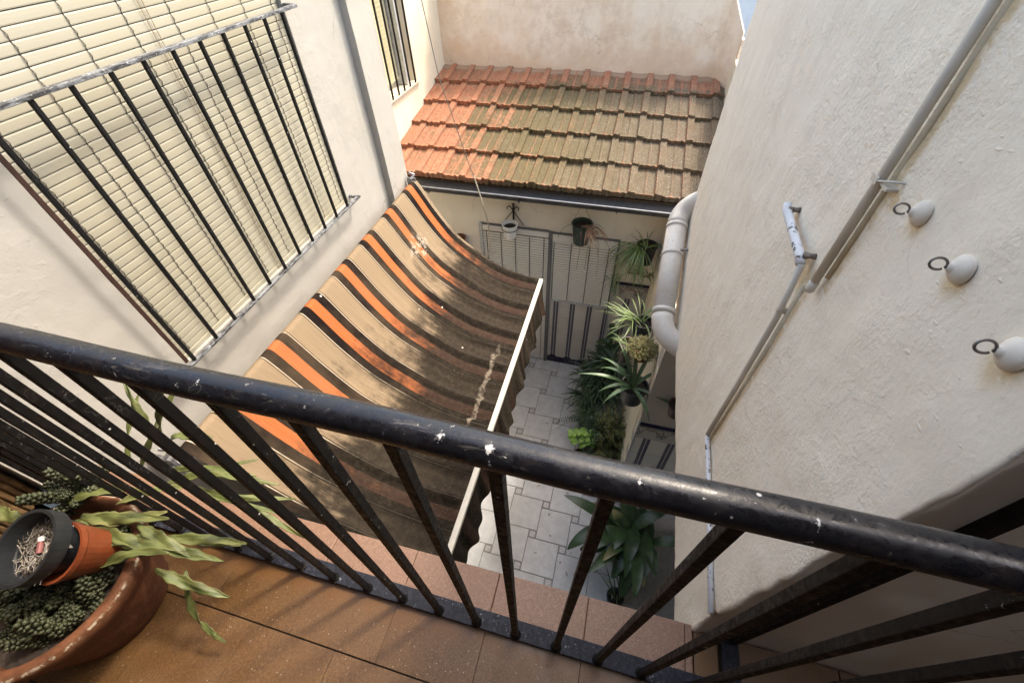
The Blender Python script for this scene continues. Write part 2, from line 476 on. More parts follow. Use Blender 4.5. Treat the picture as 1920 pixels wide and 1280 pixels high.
# pots
k = NT('weathered_terracotta')
n = k.noise(14, 6, .7)
c = k.mix(k.ss(n, .35, .7), (.085, .033, .015), (.165, .066, .030))
c = k.mix(k.ss(k.noise(30, 6, .75), .60, .72, 0, .5), c, (.08, .035, .02))
c = k.mix(k.math('MULTIPLY', k.attr('tone'), k.ss(k.noise(45, 6, .75), .44, .58)), c, (.46, .38, .28))
k.color(c).rough(.78); k.bump(k.noise(50, 5, .7), .5, .007)
k.b.inputs['Specular IOR Level'].default_value = .2
M['terracotta'] = k.m
M['pot_orange'] = simple('orange_plastic', (.19, .045, .015), .4, 0, .12)
M['pot_black'] = simple('black_plastic', (.018, .02, .022), .4, 0, .25)
M['pot_green'] = simple('dark_green_plastic', (.022, .045, .035), .4, 0, .2)
M['pot_brown'] = simple('dark_brown_pot', (.05, .025, .02), .4, 0, .2)
M['pot_white'] = simple('white_plastic_pot', (.80, .79, .76), .5, 0, .08)
M['soil'] = simple('potting_soil', (.035, .024, .017), .95, 0, .5, 80, .8)

def leaf_mat(name, dark, light, rough=.45, pale=None, scale=14, trans=.15):
    k = NT(name)
    n = k.noise(scale, 4, .6)
    c = k.mix(k.ss(n, .3, .7), dark, light)
    if pale: c = k.mix(k.attr('tone'), c, pale)
    c = k.mix(k.math('MULTIPLY', k.rand(), .25), c, light)
    k.color(c).rough(rough)
    k.b.inputs['Transmission Weight'].default_value = 0
    k.b.inputs['Subsurface Weight'].default_value = trans
    k.b.inputs['Subsurface Radius'].default_value = (.01, .02, .005)
    k.b.inputs['Subsurface Scale'].default_value = .05
    return k.m
M['leaf_spider'] = leaf_mat('variegated_leaf', (.07, .13, .035), (.13, .20, .06), .45, (.21, .25, .11))
M['leaf_dark'] = leaf_mat('dark_green_leaf', (.018, .042, .016), (.045, .085, .028), .4)
M['leaf_strap'] = leaf_mat('strap_leaf', (.035, .075, .03), (.08, .14, .06), .38, (.2, .27, .13))
M['leaf_asp'] = leaf_mat('broad_glossy_leaf', (.018, .042, .014), (.045, .090, .026), .36, (.38, .30, .13))
M['leaf_lime'] = leaf_mat('lime_leaf', (.15, .30, .035), (.27, .44, .07), .5)
M['leaf_olive'] = leaf_mat('olive_leaf', (.07, .085, .02), (.15, .15, .035), .55)
M['leaf_moss'] = leaf_mat('mossy_leaf', (.06, .055, .015), (.12, .11, .03), .7)
M['leaf_dry'] = leaf_mat('dried_leaf', (.20, .10, .055), (.34, .21, .13), .8)
M['twig'] = leaf_mat('dry_twig', (.12, .08, .05), (.22, .16, .10), .85)
M['root_pale'] = leaf_mat('pale_dry_roots', (.05, .038, .026), (.12, .09, .065), .85, pale=(.50, .46, .40), scale=60)
M['leaf_flat'] = leaf_mat('flat_cactus_stem', (.038, .058, .012), (.092, .118, .028), .55, (.27, .23, .09), 45)
M['sedum'] = leaf_mat('sedum_bead', (.022, .026, .010), (.062, .068, .030), .6, scale=60)
M['curtain'] = simple('brown_ribbed_curtain', (.20, .12, .05), .7, 0, .4, 40)
M['pale_blue'] = simple('pale_blue_render', (.74, .79, .85), .8, 0, .06, 3)
M['stub'] = simple('faded_red_plastic', (.26, .09, .08), .6)
M['ceramic'] = plaster('painted_ceramic', (.74, .68, .585), (.62, .54, .42), .5, .8, cracks=0)
M['rusty_clip'] = simple('rusty_painted_clip', (.20, .165, .135), .8, 0, .6, 90, .4)
M['steel_ring'] = simple('dull_steel_ring', (.22, .20, .18), .4, .7)

# ------------------------------------------------------------------ mesh builder
class MB:
    def __init__(self):
        self.v = []; self.f = []; self.t = []
    def add(self, vs, fs, tone=None):
        o = len(self.v)
        self.v += [tuple(x) for x in vs]
        self.t += (tone if isinstance(tone, list) else [tone or 0.0]*len(vs))
        self.f += [tuple(i+o for i in f) for f in fs]
        return self
    def box(self, a, b):
        x0, y0, z0 = a; x1, y1, z1 = b
        vs = [(x0,y0,z0),(x1,y0,z0),(x1,y1,z0),(x0,y1,z0),(x0,y0,z1),(x1,y0,z1),(x1,y1,z1),(x0,y1,z1)]
        return self.add(vs, [(0,3,2,1),(4,5,6,7),(0,1,5,4),(1,2,6,5),(2,3,7,6),(3,0,4,7)])
    def prism(self, poly, z0, z1):
        n = len(poly)
        vs = [(x, y, z0) for x, y in poly]+[(x, y, z1) for x, y in poly]
        return self.add(vs, [tuple(reversed(range(n))), tuple(range(n, 2*n))]+[(i, (i+1) % n, n+(i+1) % n, n+i) for i in range(n)])
    def tube(self, pts, r, n=8, caps=True, tone=0.0):
        pts = [Vector(p) for p in pts]
        rs = r if isinstance(r, (list, tuple)) else [r]*len(pts)
        vs = []; fs = []
        prev = None
        for i, p in enumerate(pts):
            d = (pts[min(i+1, len(pts)-1)]-pts[max(i-1, 0)])
            d = d.normalized() if d.length > 1e-9 else Vector((0, 0, 1))
            if prev is None:
                a = d.cross(Vector((0, 0, 1)))
                if a.length < 1e-3: a = d.cross(Vector((1, 0, 0)))
            else:
                a = prev-d*prev.dot(d)
            a.normalize(); prev = a
            b = d.cross(a)
            for k_ in range(n):
                an = 2*pi*k_/n
                vs.append(p+(a*cos(an)+b*sin(an))*rs[i])
        for i in range(len(pts)-1):
            for k_ in range(n):
                fs.append((i*n+k_, i*n+(k_+1) % n, (i+1)*n+(k_+1) % n, (i+1)*n+k_))
        if caps:
            fs.append(tuple(reversed(range(n)))); fs.append(tuple(range((len(pts)-1)*n, len(pts)*n)))
        return self.add(vs, fs, tone)
    def lathe(self, c, prof, n=24, axis=None, tones=None, jit=0):
        """prof: list of (radius, height) swept about axis through c"""
        ax = Vector(axis or (0, 0, 1)).normalized()
        a = ax.cross(Vector((0, 1, 0)))
        if a.length < 1e-3: a = ax.cross(Vector((1, 0, 0)))
        a.normalize(); b = ax.cross(a); c = Vector(c)
        vs = []; fs = []; tn = []
        for j, (r, h) in enumerate(prof):
            for i in range(n):
                an = 2*pi*i/n
                rr = r*(1+jit*sin(3*an+j))
                vs.append(c+ax*h+(a*cos(an)+b*sin(an))*rr)
                tn.append(tones[j] if tones else 0.0)
        for j in range(len(prof)-1):
            for i in range(n):
                fs.append((j*n+i, j*n+(i+1) % n, (j+1)*n+(i+1) % n, (j+1)*n+i))
        return self.add(vs, fs, tn)
    def strap(self, p0, az, L, wd, e0=1.2, e1=-.8, n=7, prof=None, fold=.25, tone_mid=0.0, tone_edge=0.0, tip_tone=None, curl=0, wave=0):
        """a leaf blade: starts at elevation e0 and bends to e1 along its length"""
        p = Vector(p0); vs = []; fs = []; tn = []
        a = az
        for i in range(n+1):
            t = i/n
            e = e0+(e1-e0)*t
            d = Vector((cos(a)*cos(e), sin(a)*cos(e), sin(e)))
            s = Vector((-sin(a), cos(a), 0))
            upv = s.cross(d); upv = -upv if upv.z < 0 and abs(e) < 1.5 else upv
            ww = wd*(prof(t) if prof else min(1, (1-t)*2.2+.05)*min(1, .5+t*3))*.5
            wv = wave*sin(t*n*2.3)
            vs += [p-s*ww+upv*(fold*ww+wv), p, p+s*ww+upv*(fold*ww-wv)]
            tt = tip_tone*max(0, (t-.7)/.3) if tip_tone else 0
            tn += [tone_edge+tt, tone_mid+tt, tone_edge+tt]
            p = p+d*(L/n)
            a += curl/n
        for i in range(n):
            b = i*3
            fs += [(b, b+1, b+4, b+3), (b+1, b+2, b+5, b+4)]
        return self.add(vs, fs, tn)

def world_origin(o):
    v = Vector((0, 0, 0))
    while o is not None:
        v += o.location; o = o.parent
    return v

def mesh_of(name, mb, mat, org=(0, 0, 0), smooth=False):
    me = bpy.data.meshes.new(name)
    ox, oy, oz = org
    me.from_pydata([(x-ox, y-oy, z-oz) for x, y, z in mb.v], [], mb.f)
    if any(mb.t):
        at = me.attributes.new('tone', 'FLOAT', 'POINT')
        at.data.foreach_set('value', [float(q) for q in mb.t])
    me.materials.append(mat)
    if smooth:
        me.polygons.foreach_set('use_smooth', [True]*len(me.polygons))
    me.update()
    return me

def build(name, mb, mat, parent=None, loc=None, smooth=False, bevel=0, solid=0, stuff=False, subsurf=0):
    """link mb as one object; coordinates in mb are scene coordinates"""
    if isinstance(mat, str): mat = M[mat]
    base = world_origin(parent)
    org = Vector(loc) if loc is not None else base
    o = bpy.data.objects.new(name, mesh_of(name, mb, mat, org, smooth))
    COL.objects.link(o)
    o.parent = parent
    o.location = org-base
    if bevel:
        m = o.modifiers.new('b', 'BEVEL'); m.width = bevel; m.segments = 2; m.limit_method = 'ANGLE'
    if solid:
        m = o.modifiers.new('s', 'SOLIDIFY'); m.thickness = solid; m.offset = 0
    if subsurf:
        m = o.modifiers.new('ss', 'SUBSURF'); m.levels = subsurf; m.render_levels = subsurf
    if stuff: o['kind'] = 'stuff'
    return o

def share(name, me, parent, loc, rot=(0, 0, 0), scale=None):
    o = bpy.data.objects.new(name, me)
    COL.objects.link(o)
    o.parent = parent
    o.location = Vector(loc)-world_origin(parent)
    o.rotation_euler = rot
    if scale: o.scale = scale
    return o

def tag(o, label, cat, group=None, kind='thing'):
    o['label'] = label; o['category'] = cat; o['kind'] = kind
    if group: o['group'] = group
    return o
def thing(name, label, cat, loc=(0, 0, 0), group=None):
    o = bpy.data.objects.new(name, None)
    COL.objects.link(o); o.location = loc; o.empty_display_size = .1
    return tag(o, label, cat, group)
def struct(o):
    o['kind'] = 'structure'; return o

def lump(p, amp, sc=9.0):
    return amp*(mnoise.noise(Vector(p)*sc)+.5*mnoise.noise(Vector(p)*sc*2.7))

def spaced(a, b, step):
    n = max(1, int(round((b-a)/step)))
    return [a+(b-a)*i/n for i in range(n+1)]

def wall_sheet(axis, at, u0, u1, v0, v1, holes=(), depth=.2, sign=1, amp=.003, step=.06, sc=6):
    """an uneven plastered wall face in the plane axis=at, spanning u (the other horizontal) and v (z), with openings;
    sign points to the side the face looks at; it is depth thick"""
    us = set(spaced(u0, u1, step)); vs_ = set(spaced(v0, v1, step))
    for h in holes:
        us |= {h[0], h[1]}; vs_ |= {h[2], h[3]}
    def clean(s, keep):
        s = sorted(s); out = []
        for x in s:
            if out and x-out[-1] < step*.3:
                if x in keep: out[-1] = x
                continue
            out.append(x)
        return out
    ku = {h[0] for h in holes}|{h[1] for h in holes}|{u0, u1}
    kv = {h[2] for h in holes}|{h[3] for h in holes}|{v0, v1}
    us = clean(us, ku); vs_ = clean(vs_, kv)
    mb = MB()
    def P(u, v, d):
        if axis == 'X': return (at-sign*d, u, v)
        return (u, at-sign*d, v)
    idx = {}
    def V(u, v, d):
        key = (u, v, d)
        if key not in idx:
            q = P(u, v, d)
            if d == 0:
                e = lump(q, amp, sc)
                q = P(u, v, -e)
            idx[key] = len(mb.v); mb.v.append(q); mb.t.append(0.0)
        return idx[key]
    inh = lambda u, v: any(h[0]-1e-6 < u < h[1]+1e-6 and h[2]-1e-6 < v < h[3]+1e-6 for h in holes)
    for i in range(len(us)-1):
        for j in range(len(vs_)-1):
            uc, vc = (us[i]+us[i+1])/2, (vs_[j]+vs_[j+1])/2
            if inh(uc, vc): continue
            mb.f.append((V(us[i], vs_[j], 0), V(us[i+1], vs_[j], 0), V(us[i+1], vs_[j+1], 0), V(us[i], vs_[j+1], 0)))
            for (du, dv, e) in ((-1, 0, ((us[i], vs_[j]), (us[i], vs_[j+1]))), (1, 0, ((us[i+1], vs_[j]), (us[i+1], vs_[j+1]))),
                                (0, -1, ((us[i], vs_[j]), (us[i+1], vs_[j]))), (0, 1, ((us[i], vs_[j+1]), (us[i+1], vs_[j+1])))):
                un = uc+du*(us[i+1]-us[i])/2+du*1e-3; vn = vc+dv*(vs_[j+1]-vs_[j])/2+dv*1e-3
                out = un < u0 or un > u1 or vn < v0 or vn > v1
                if out or inh(un, vn):
                    (a1, b1), (a2, b2) = e
                    mb.f.append((V(a1, b1, 0), V(a2, b2, 0), V(a2, b2, depth), V(a1, b1, depth)))
    return mb

def fix_normals(o):
    bm = bmesh.new(); bm.from_mesh(o.data)
    bmesh.ops.recalc_face_normals(bm, faces=bm.faces)
    bm.to_mesh(o.data); bm.free()
    return o

def lump_block(name, a, b, mat, parent=None, rad=.02, step=.05, amp=.004, sc=9, loc=None):
    bm = bmesh.new()
    bmesh.ops.create_cube(bm, size=1)
    for v in bm.verts:
        v.co = Vector([a[i]+(b[i]-a[i])*(v.co[i]+.5) for i in range(3)])
    if rad: bmesh.ops.bevel(bm, geom=list(bm.edges), offset=rad, segments=4, profile=.5, affect='EDGES')
    for _ in range(9):
        long = [e for e in bm.edges if e.calc_length() > step*1.5]
        if not long: break
        bmesh.ops.subdivide_edges(bm, edges=long, cuts=1, use_grid_fill=True)
    bm.normal_update()
    for v in bm.verts:
        v.co += v.normal*lump(v.co, amp, sc)
    org = Vector(loc) if loc else world_origin(parent)
    bmesh.ops.translate(bm, verts=bm.verts, vec=-org)
    me = bpy.data.meshes.new(name); bm.to_mesh(me); bm.free()
    me.materials.append(M[mat])
    me.polygons.foreach_set('use_smooth', [True]*len(me.polygons))
    o = bpy.data.objects.new(name, me); COL.objects.link(o); o.parent = parent
    o.location = org-world_origin(parent)
    return o

FZ = -4.86      # courtyard floor
BZ = -1.50      # balcony floor

# ================================================================== THE SETTING
# ---- courtyard floor: hopscotch tiling
pf = struct(build('patio_floor', MB().box((-2.5, -1.5, FZ-.15), (2.2, 4.07, FZ-.006)), 'grout_pale', loc=(0, 0, FZ-.15)))
L_, S_ = .347, .083
g = .0035
def slab_mesh(name, sx, sy, h, mat, ch=.002):
    mb = MB()
    x, y = sx/2-g, sy/2-g
    vs = [(-x,-y,-h),(x,-y,-h),(x,y,-h),(-x,y,-h),(-x,-y,-ch),(x,-y,-ch),(x,y,-ch),(-x,y,-ch),(-x+ch,-y+ch,0),(x-ch,-y+ch,0),(x-ch,y-ch,0),(-x+ch,y-ch,0)]
    mb.add(vs, [(0,1,5,4),(1,2,6,5),(2,3,7,6),(3,0,4,7),(4,5,9,8),(5,6,10,9),(6,7,11,10),(7,4,8,11),(8,9,10,11)])
    return mesh_of(name, mb, M[mat])
me_big = slab_mesh('tile', L_, L_, .012, 'patio_tile')
me_ins = slab_mesh('insert_tile', S_, S_, .012, 'insert_tile')
ix, iy = -.317, 1.578            # centre of one small tile
nt_ = 0
for i in range(-12, 13):
    for j in range(-12, 13):
        cx = ix+i*L_+j*(-S_); cy = iy-i*S_-j*L_
        # big tile hangs off the small one
        bx, by = cx+S_/2+L_/2, cy+L_/2-S_/2
        if -1.5 < bx < .75 and 3.88 <= by < 4.22:
            y0 = by-L_/2+g; y1 = min(by+L_/2-g, 4.054)
            if y1-y0 > .01: build('tile', MB().box((bx-L_/2+g, y0, FZ-.012), (bx+L_/2-g, y1, FZ)), 'patio_tile', pf, loc=(bx, (y0+y1)/2, FZ), bevel=.002)
        if -1.5 < bx < .75 and .1 < by < 3.88:
            share('tile', me_big, pf, (bx, by, FZ+rnd.uniform(-.0008, .0008)), (rnd.uniform(-.002, .002), rnd.uniform(-.002, .002), 0)); nt_ += 1
        if -1.4 < cx < .6 and .3 < cy < 4.01:
            share('insert_tile', me_ins, pf, (cx, cy, FZ))

mb = MB()
for i in range(26):
    x, y = rnd.uniform(-.7, .3), rnd.uniform(.9, 3.6)
    mb.strap((x, y, FZ+.003), rnd.uniform(0, 6.28), rnd.uniform(.02, .05), rnd.uniform(.006, .016), .15, -.15, 3)
fallen = build('fallen_leaves', mb, 'leaf_dry', None, loc=(0, 2, FZ), stuff=True)
fallen['label'] = 'scattered dry leaf scraps on the courtyard tiles'; fallen['category'] = 'leaves'

# ---- balcony floor
poly = [(-1.80, .322), (.418, .352), (.43, .352), (2.0, .352), (2.0, -1.3), (-1.80, -1.3)]
bf = struct(build('balcony_floor', MB().prism([(x, y-.012) for x, y in poly], BZ-.22, BZ-.012), 'grout_dark', loc=(0, 0, BZ-.22)))
TW = .283
xs = [-.17-TW*6+i*TW for i in range(14)]
for i in range(len(xs)-1):
    x0, x1 = max(xs[i], -1.795), xs[i+1]
    if x1 < -1.79: continue
    gp = .0005
    def qy(x): return .326+(.352-.326)*min(1, max(0, (x+1.8)/2.22))
    if x0 < .40:
        xe = min(x1, .417)
        mb = MB().prism([(x0+gp, .206), (xe-gp, .206), (xe-gp, qy(xe)), (x0+gp, qy(x0))], BZ-.03, BZ+.0005)
        build('edge_tile', mb, 'terrazzo_edge', bf, loc=((x0+xe)/2, .27, BZ), bevel=.003)
    for j, (y0, y1) in enumerate([(.031, .2035), (-.252, .027), (-.535, -.256)]):
        sh = 0 if j == 0 else TW*.45
        mb = MB().box((x0+gp-sh, y0, BZ-.012), (x1-gp-sh, y1, BZ))
        build('tile', mb, 'terrazzo', bf, loc=((x0+x1)/2-sh, (y0+y1)/2, BZ+rnd.uniform(-.0003, .0003)), bevel=.0006)
# cracked end pieces by the wall corner
for x0, x1 in ((.4205, .486), (.54, .80), (.803, 1.086)):
    build('tile', MB().box((x0, .07 if x0 < .5 else .031, BZ-.01), (x1, .3435, BZ+.0008)), 'terrazzo', bf, loc=((x0+x1)/2, .2, BZ), bevel=.0015)

# ---- left house wing with the big window
lw = thing('plaster_wall', 'long white plaster wall with the big barred window and the awning on it', 'wall', (-1.8, 1.5, FZ))
o = build('wall_face', wall_sheet('X', -1.80, 0.188, 2.78, FZ, .35, [(.812, 2.285, -1.462, .12)], .07, 1, .003), 'wall_white', lw)
fix_normals(o)
o = build('wall_step', wall_sheet('X', -1.748, 2.78, 3.055, FZ, .35, (), .7, 1, .002), 'wall_white', lw); fix_normals(o)
build('wall_core', MB().box((-2.44, .192, FZ), (-1.872, 2.778, .35)), 'wall_white', lw)
o = build('wall_end', wall_sheet('Y', .188, -2.3, -1.801, FZ, .35, (), .003, -1, .002), 'wall_white', lw); fix_normals(o)

# ---- set back wing by the roof, with a smaller barred window
w2 = thing('plaster_wall', 'cream sunlit wall set back beside the tiled roof, with a narrow barred window', 'wall', (-2.45, 4.5, FZ))
o = build('wall_face', wall_sheet('X', -2.45, 3.06, 5.78, FZ, .15, [(3.75, 4.93, -1.49, -.3)], .16, 1, .004), 'wall_yellow', w2); fix_normals(o)
build('recess', MB().box((-2.75, 3.7, -1.6), (-2.612, 5.0, -.2)), 'wall_yellow', w2)

# ---- high wall behind the roof
bw = thing('plaster_wall', 'high stained beige wall rising behind the tiled roof', 'wall', (-.8, 5.78, FZ))
o = build('wall_face', wall_sheet('Y', 5.78, -2.6, .745, -2.6, -.35, (), .2, -1, .006, .07, 4), 'wall_old', bw); fix_normals(o)
# side cheek with sloping top
fl = thing('plaster_wall', 'narrow yellowish side wall with sloping top at the right end of the roof', 'wall', (.9, 5, FZ))
mb = MB()
pl = [(3.9, -2.6), (5.55, -2.6), (5.55, -1.30), (3.9, -1.40)]
n = 4
mb.add([(.885, y, z) for y, z in pl]+[(1.03, y, z) for y, z in pl], [tuple(range(n)), tuple(reversed(range(n, 2*n)))]+[(i, n+i, n+(i+1) % n, (i+1) % n) for i in range(n)])
o = build('wall_face', mb, 'wall_yellow', fl, bevel=.012); fix_normals(o)
mb = MB()
pl = [(.742, 5.775, -2.6), (.90, 5.55, -2.6), (.90, 5.55, -1.09), (.742, 5.775, -.80)]
mb.add(pl+[(x+.015, y+.03, z) for x, y, z in pl], [(0,1,2,3),(7,6,5,4)]+[(i, 4+i, 4+(i+1) % 4, (i+1) % 4) for i in range(4)])
o = build('cheek', mb, 'wall_old', fl, bevel=.008); fix_normals(o)
build('return_strip', MB().box((.8995, 5.5, -2.6), (.935, 5.60, -1.14)), 'wall_old', fl, bevel=.008)
# pale blue neighbour seen through the gap
nb = tag(build('neighbour_wall', MB().box((.4, 9, FZ), (3.5, 9.2, -.6)), 'pale_blue', loc=(1.5, 9, FZ)), 'pale blue wall of a neighbouring house in the gap at the top right', 'wall')

# ---- ground-floor facade under the roof
fa = thing('facade_wall', 'shaded courtyard wall with shuttered door, window and tiled dado below the gutter', 'wall', (-.5, 4.07, FZ))
o = build('wall_face', wall_sheet('Y', 4.07, -2.44, 1.1, FZ, -2.05, (), .2, -1, .0015, .09), 'wall_smooth', fa); fix_normals(o)

def dado(parent, axis_y, x_first, x_last, top, bottom, bands, friez=True, yoff=.012):
    """tiled dado on a wall facing -y: field tiles, banded strips, a navy cap and skirting"""
    y = axis_y
    sk = .115
    rows = []
    z = bottom+sk+.002
    while z < top-.30:
        rows.append((z, min(z+.2, top-.27))); z += .202
    tz = top-.235
    rows[-1] = (rows[-1][0], tz-.002)
    bh = .036
    mb_cache = {}
    def piece(name, x0, x1, z0, z1, mat, d):
        key = (name, round(x1-x0, 4), round(z1-z0, 4), mat, d)
        if key not in mb_cache:
            wv, hv = (x1-x0)/2-.0012, (z1-z0)/2-.0012
            mb_cache[key] = mesh_of(name, MB().box((-wv, -d, -hv), (wv, .012, hv)), M[mat])
        share(name, mb_cache[key], parent, ((x0+x1)/2, y-.0125, (z0+z1)/2))
    edges = sorted(bands)
    cols = []
    px = x_first
    for b in edges:
        if b-bh > px: cols.append((px, b-bh))
        px = b+bh
    if px < x_last: cols.append((px, x_last))
    for z0, z1 in rows:
        for x0, x1 in cols: piece('tile', x0, x1, z0, z1, 'dado_tile', 0)
        for b in edges: piece('band_tile', b-bh, b+bh, z0, z1, 'band_tile', .001)
    if friez:
        for b in edges:
            piece('frieze_tile', b-.1075, b+.1075, tz, top-.035, 'frieze', 0)
        if cols and edges:
            if edges[0]-.1075 > x_first+.01: piece('frieze_tile', x_first, edges[0]-.1075, tz, top-.035, 'frieze', 0)
    seg = x_first
    while seg < x_last-.01:
        e = min(seg+.215, x_last)
        piece('cap_tile', seg, e, top-.033, top, 'navy_tile', .006)
        piece('skirting_tile', seg, e, bottom, bottom+sk, 'navy_tile', .004)
        seg = e
bx = [-.582+.215*i for i in range(6)]
# right of the window: full height with frieze; below the window: no frieze
dado(fa, 4.07, .105, 1.0, -3.222, FZ, [bx[4], bx[5], bx[5]+.215])
def dado_low(parent, y, x0, x1, top, bottom, bands):
    bh = .036; sk = .115
    z = bottom+sk+.002
    rows = []
    while z < top-.05:
        rows.append((z, min(z+.2, top))); z += .202
    px = x0; cols = []
    for b in bands:
        cols.append((px, b-bh)); px = b+bh
    if x1-px > .02: cols.append((px, x1))
    cache = {}
    def piece(name, a, b, z0, z1, mat, d):
        key = (name, round(b-a, 4), round(z1-z0, 4))
        if key not in cache:
            cache[key] = mesh_of(name, MB().box((-(b-a)/2+.0012, -d, -(z1-z0)/2+.0012), ((b-a)/2-.0012, .012, (z1-z0)/2-.0012)), M[mat])
        share(name, cache[key], parent, ((a+b)/2, y-.0125, (z0+z1)/2))
    for z0, z1 in rows:
        for a, b in cols: piece('tile', a, b, z0, z1, 'dado_tile', 0)
        for b in bands: piece('band_tile', b-bh, b+bh, z0, z1, 'band_tile', .001)
    seg = x0
    while seg < x1-.01:
        e = min(seg+.215, x1); piece('skirting_tile', seg, e, bottom, bottom+sk, 'navy_tile', .004); seg = e
    # little capital shapes at the foot of every band
    for b in bands:
        mb = MB().box((b-.05, y-.0155, bottom+sk+.004), (b+.05, y-.0138, bottom+sk+.02)).box((b-.038, y-.0155, bottom+sk+.0205), (b+.038, y-.0138, bottom+sk+.034))
        build('band_foot', mb, 'navy_tile', parent)
dado_low(fa, 4.07, -.665, .104, -3.66, FZ, bx[:4])
dec = build('decor_tile', MB().box((.213, 4.058, -3.088), (.347, 4.0695, -2.946)), 'decor', fa, loc=(.28, 4.064, -3.017))
# metal post between door and window, door jamb, window frame
build('door_post', MB().box((-.712, 4.035, FZ), (-.672, 4.0695, -2.655)), 'frame_grey', fa)
build('door_jamb', MB().box((-1.535, 4.035, FZ), (-1.497, 4.0695, -2.64)), 'frame_light', fa)
build('door_head', MB().box((-1.496, 4.05, -2.665), (-.713, 4.0695, -2.648)), 'frame_grey', fa)
fr = MB().box((.055, 4.045, -3.66), (.072, 4.0695, -2.675)).box((-.671, 4.045, -2.674), (.072, 4.0695, -2.66))
build('window_frame', fr, 'frame_grey', fa)
build('tile_trim', MB().box((.083, 4.052, FZ), (.1, 4.0695, -3.24)), 'frame_light', fa)
# opposite stretch of courtyard wall below the balcony, and its side wall
gw = thing('corner_wall', 'shaded corner wall with tiled dado under the overhanging upper floor', 'wall', (.489, 2.2, FZ))
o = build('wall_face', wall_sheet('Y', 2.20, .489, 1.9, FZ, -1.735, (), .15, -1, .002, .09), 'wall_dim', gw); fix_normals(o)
o = build('side_face', wall_sheet('X', .489, 2.203, 4.06, FZ, -2.3, (), .15, -1, .003, .09), 'wall_yellow', gw); fix_normals(o)
dado(gw, 2.20, .497, 1.4, -3.235, FZ, [.60, .815, 1.03])
build('edge_trim', MB().box((.481, 2.184, FZ), (.496, 2.199, -3.2)), 'frame_light', gw)

# ---- upper floor on the right: rough wall overhanging the courtyard
rw = thing('plaster_wall', 'tall rough cream wall with pipes and hooks overhanging the courtyard', 'wall', (.42, 1.4, -1.73))
blk = lump_block('wall_block', (.42, .347, -1.73), (1.9, 2.52, .32), 'wall_rough', rw, rad=.010, step=.022, amp=.0035, sc=13)
blk.data.materials.append(M['wall_smooth'])
for v in blk.data.vertices:
    x, y, z = v.co.x+.42, v.co.y+1.4, v.co.z-1.73
    if y < .40:
        k1 = min(1, max(0, (z+1.5)/1.1)); k2 = 1-min(1, max(0, (x-.42)/.05)); k3 = min(1, (.40-y)/.04)
        e = mnoise.noise(Vector((x*30, y*30, z*52)))*.010+mnoise.noise(Vector((x*40, y*40, z*95)))*.006+mnoise.noise(Vector((x*9, 3, z*11)))*.009
        v.co.y -= (.034*k1*k2+e*min(1, k2*2.5))*k3
        v.co.x -= .5*e*k2*k3
for p in blk.data.polygons:
    if p.normal.y < -.55 and p.center.x > .02: p.material_index = 1

# ---- unseen house walls round the balcony; slab and inner wall added to block light
hb = thing('house_wall', 'unseen house front behind the balcony with a roof slab added to shade it', 'wall', (0, -1.3, FZ))
build('wall_face', MB().box((-2.4, -1.5, FZ), (2.2, -1.3, .62)), 'pot_brown', hb)  # out of view, kept dark to dim the balcony
build('shade_slab', MB().box((-2.4, -1.5, .62), (2.2, -.06, .72)), 'curtain', hb)  # added out of view, sized to shade the balcony floor
iw = thing('house_wall', 'unseen inner wall added to keep light out under the overhanging upper floor', 'wall', (1.35, 1, FZ))
build('wall_face', MB().box((1.35, -1.299, FZ), (1.45, 2.04, -1.74)), 'wall_smooth', iw)  # added out of view to stop light entering below the upper floor
sw = thing('house_wall', 'end wall closing the balcony passage', 'wall', (2.0, -.5, FZ))
build('wall_face', MB().box((2.001, -1.299, FZ), (2.2, .34, .619)), 'wall_smooth', sw)

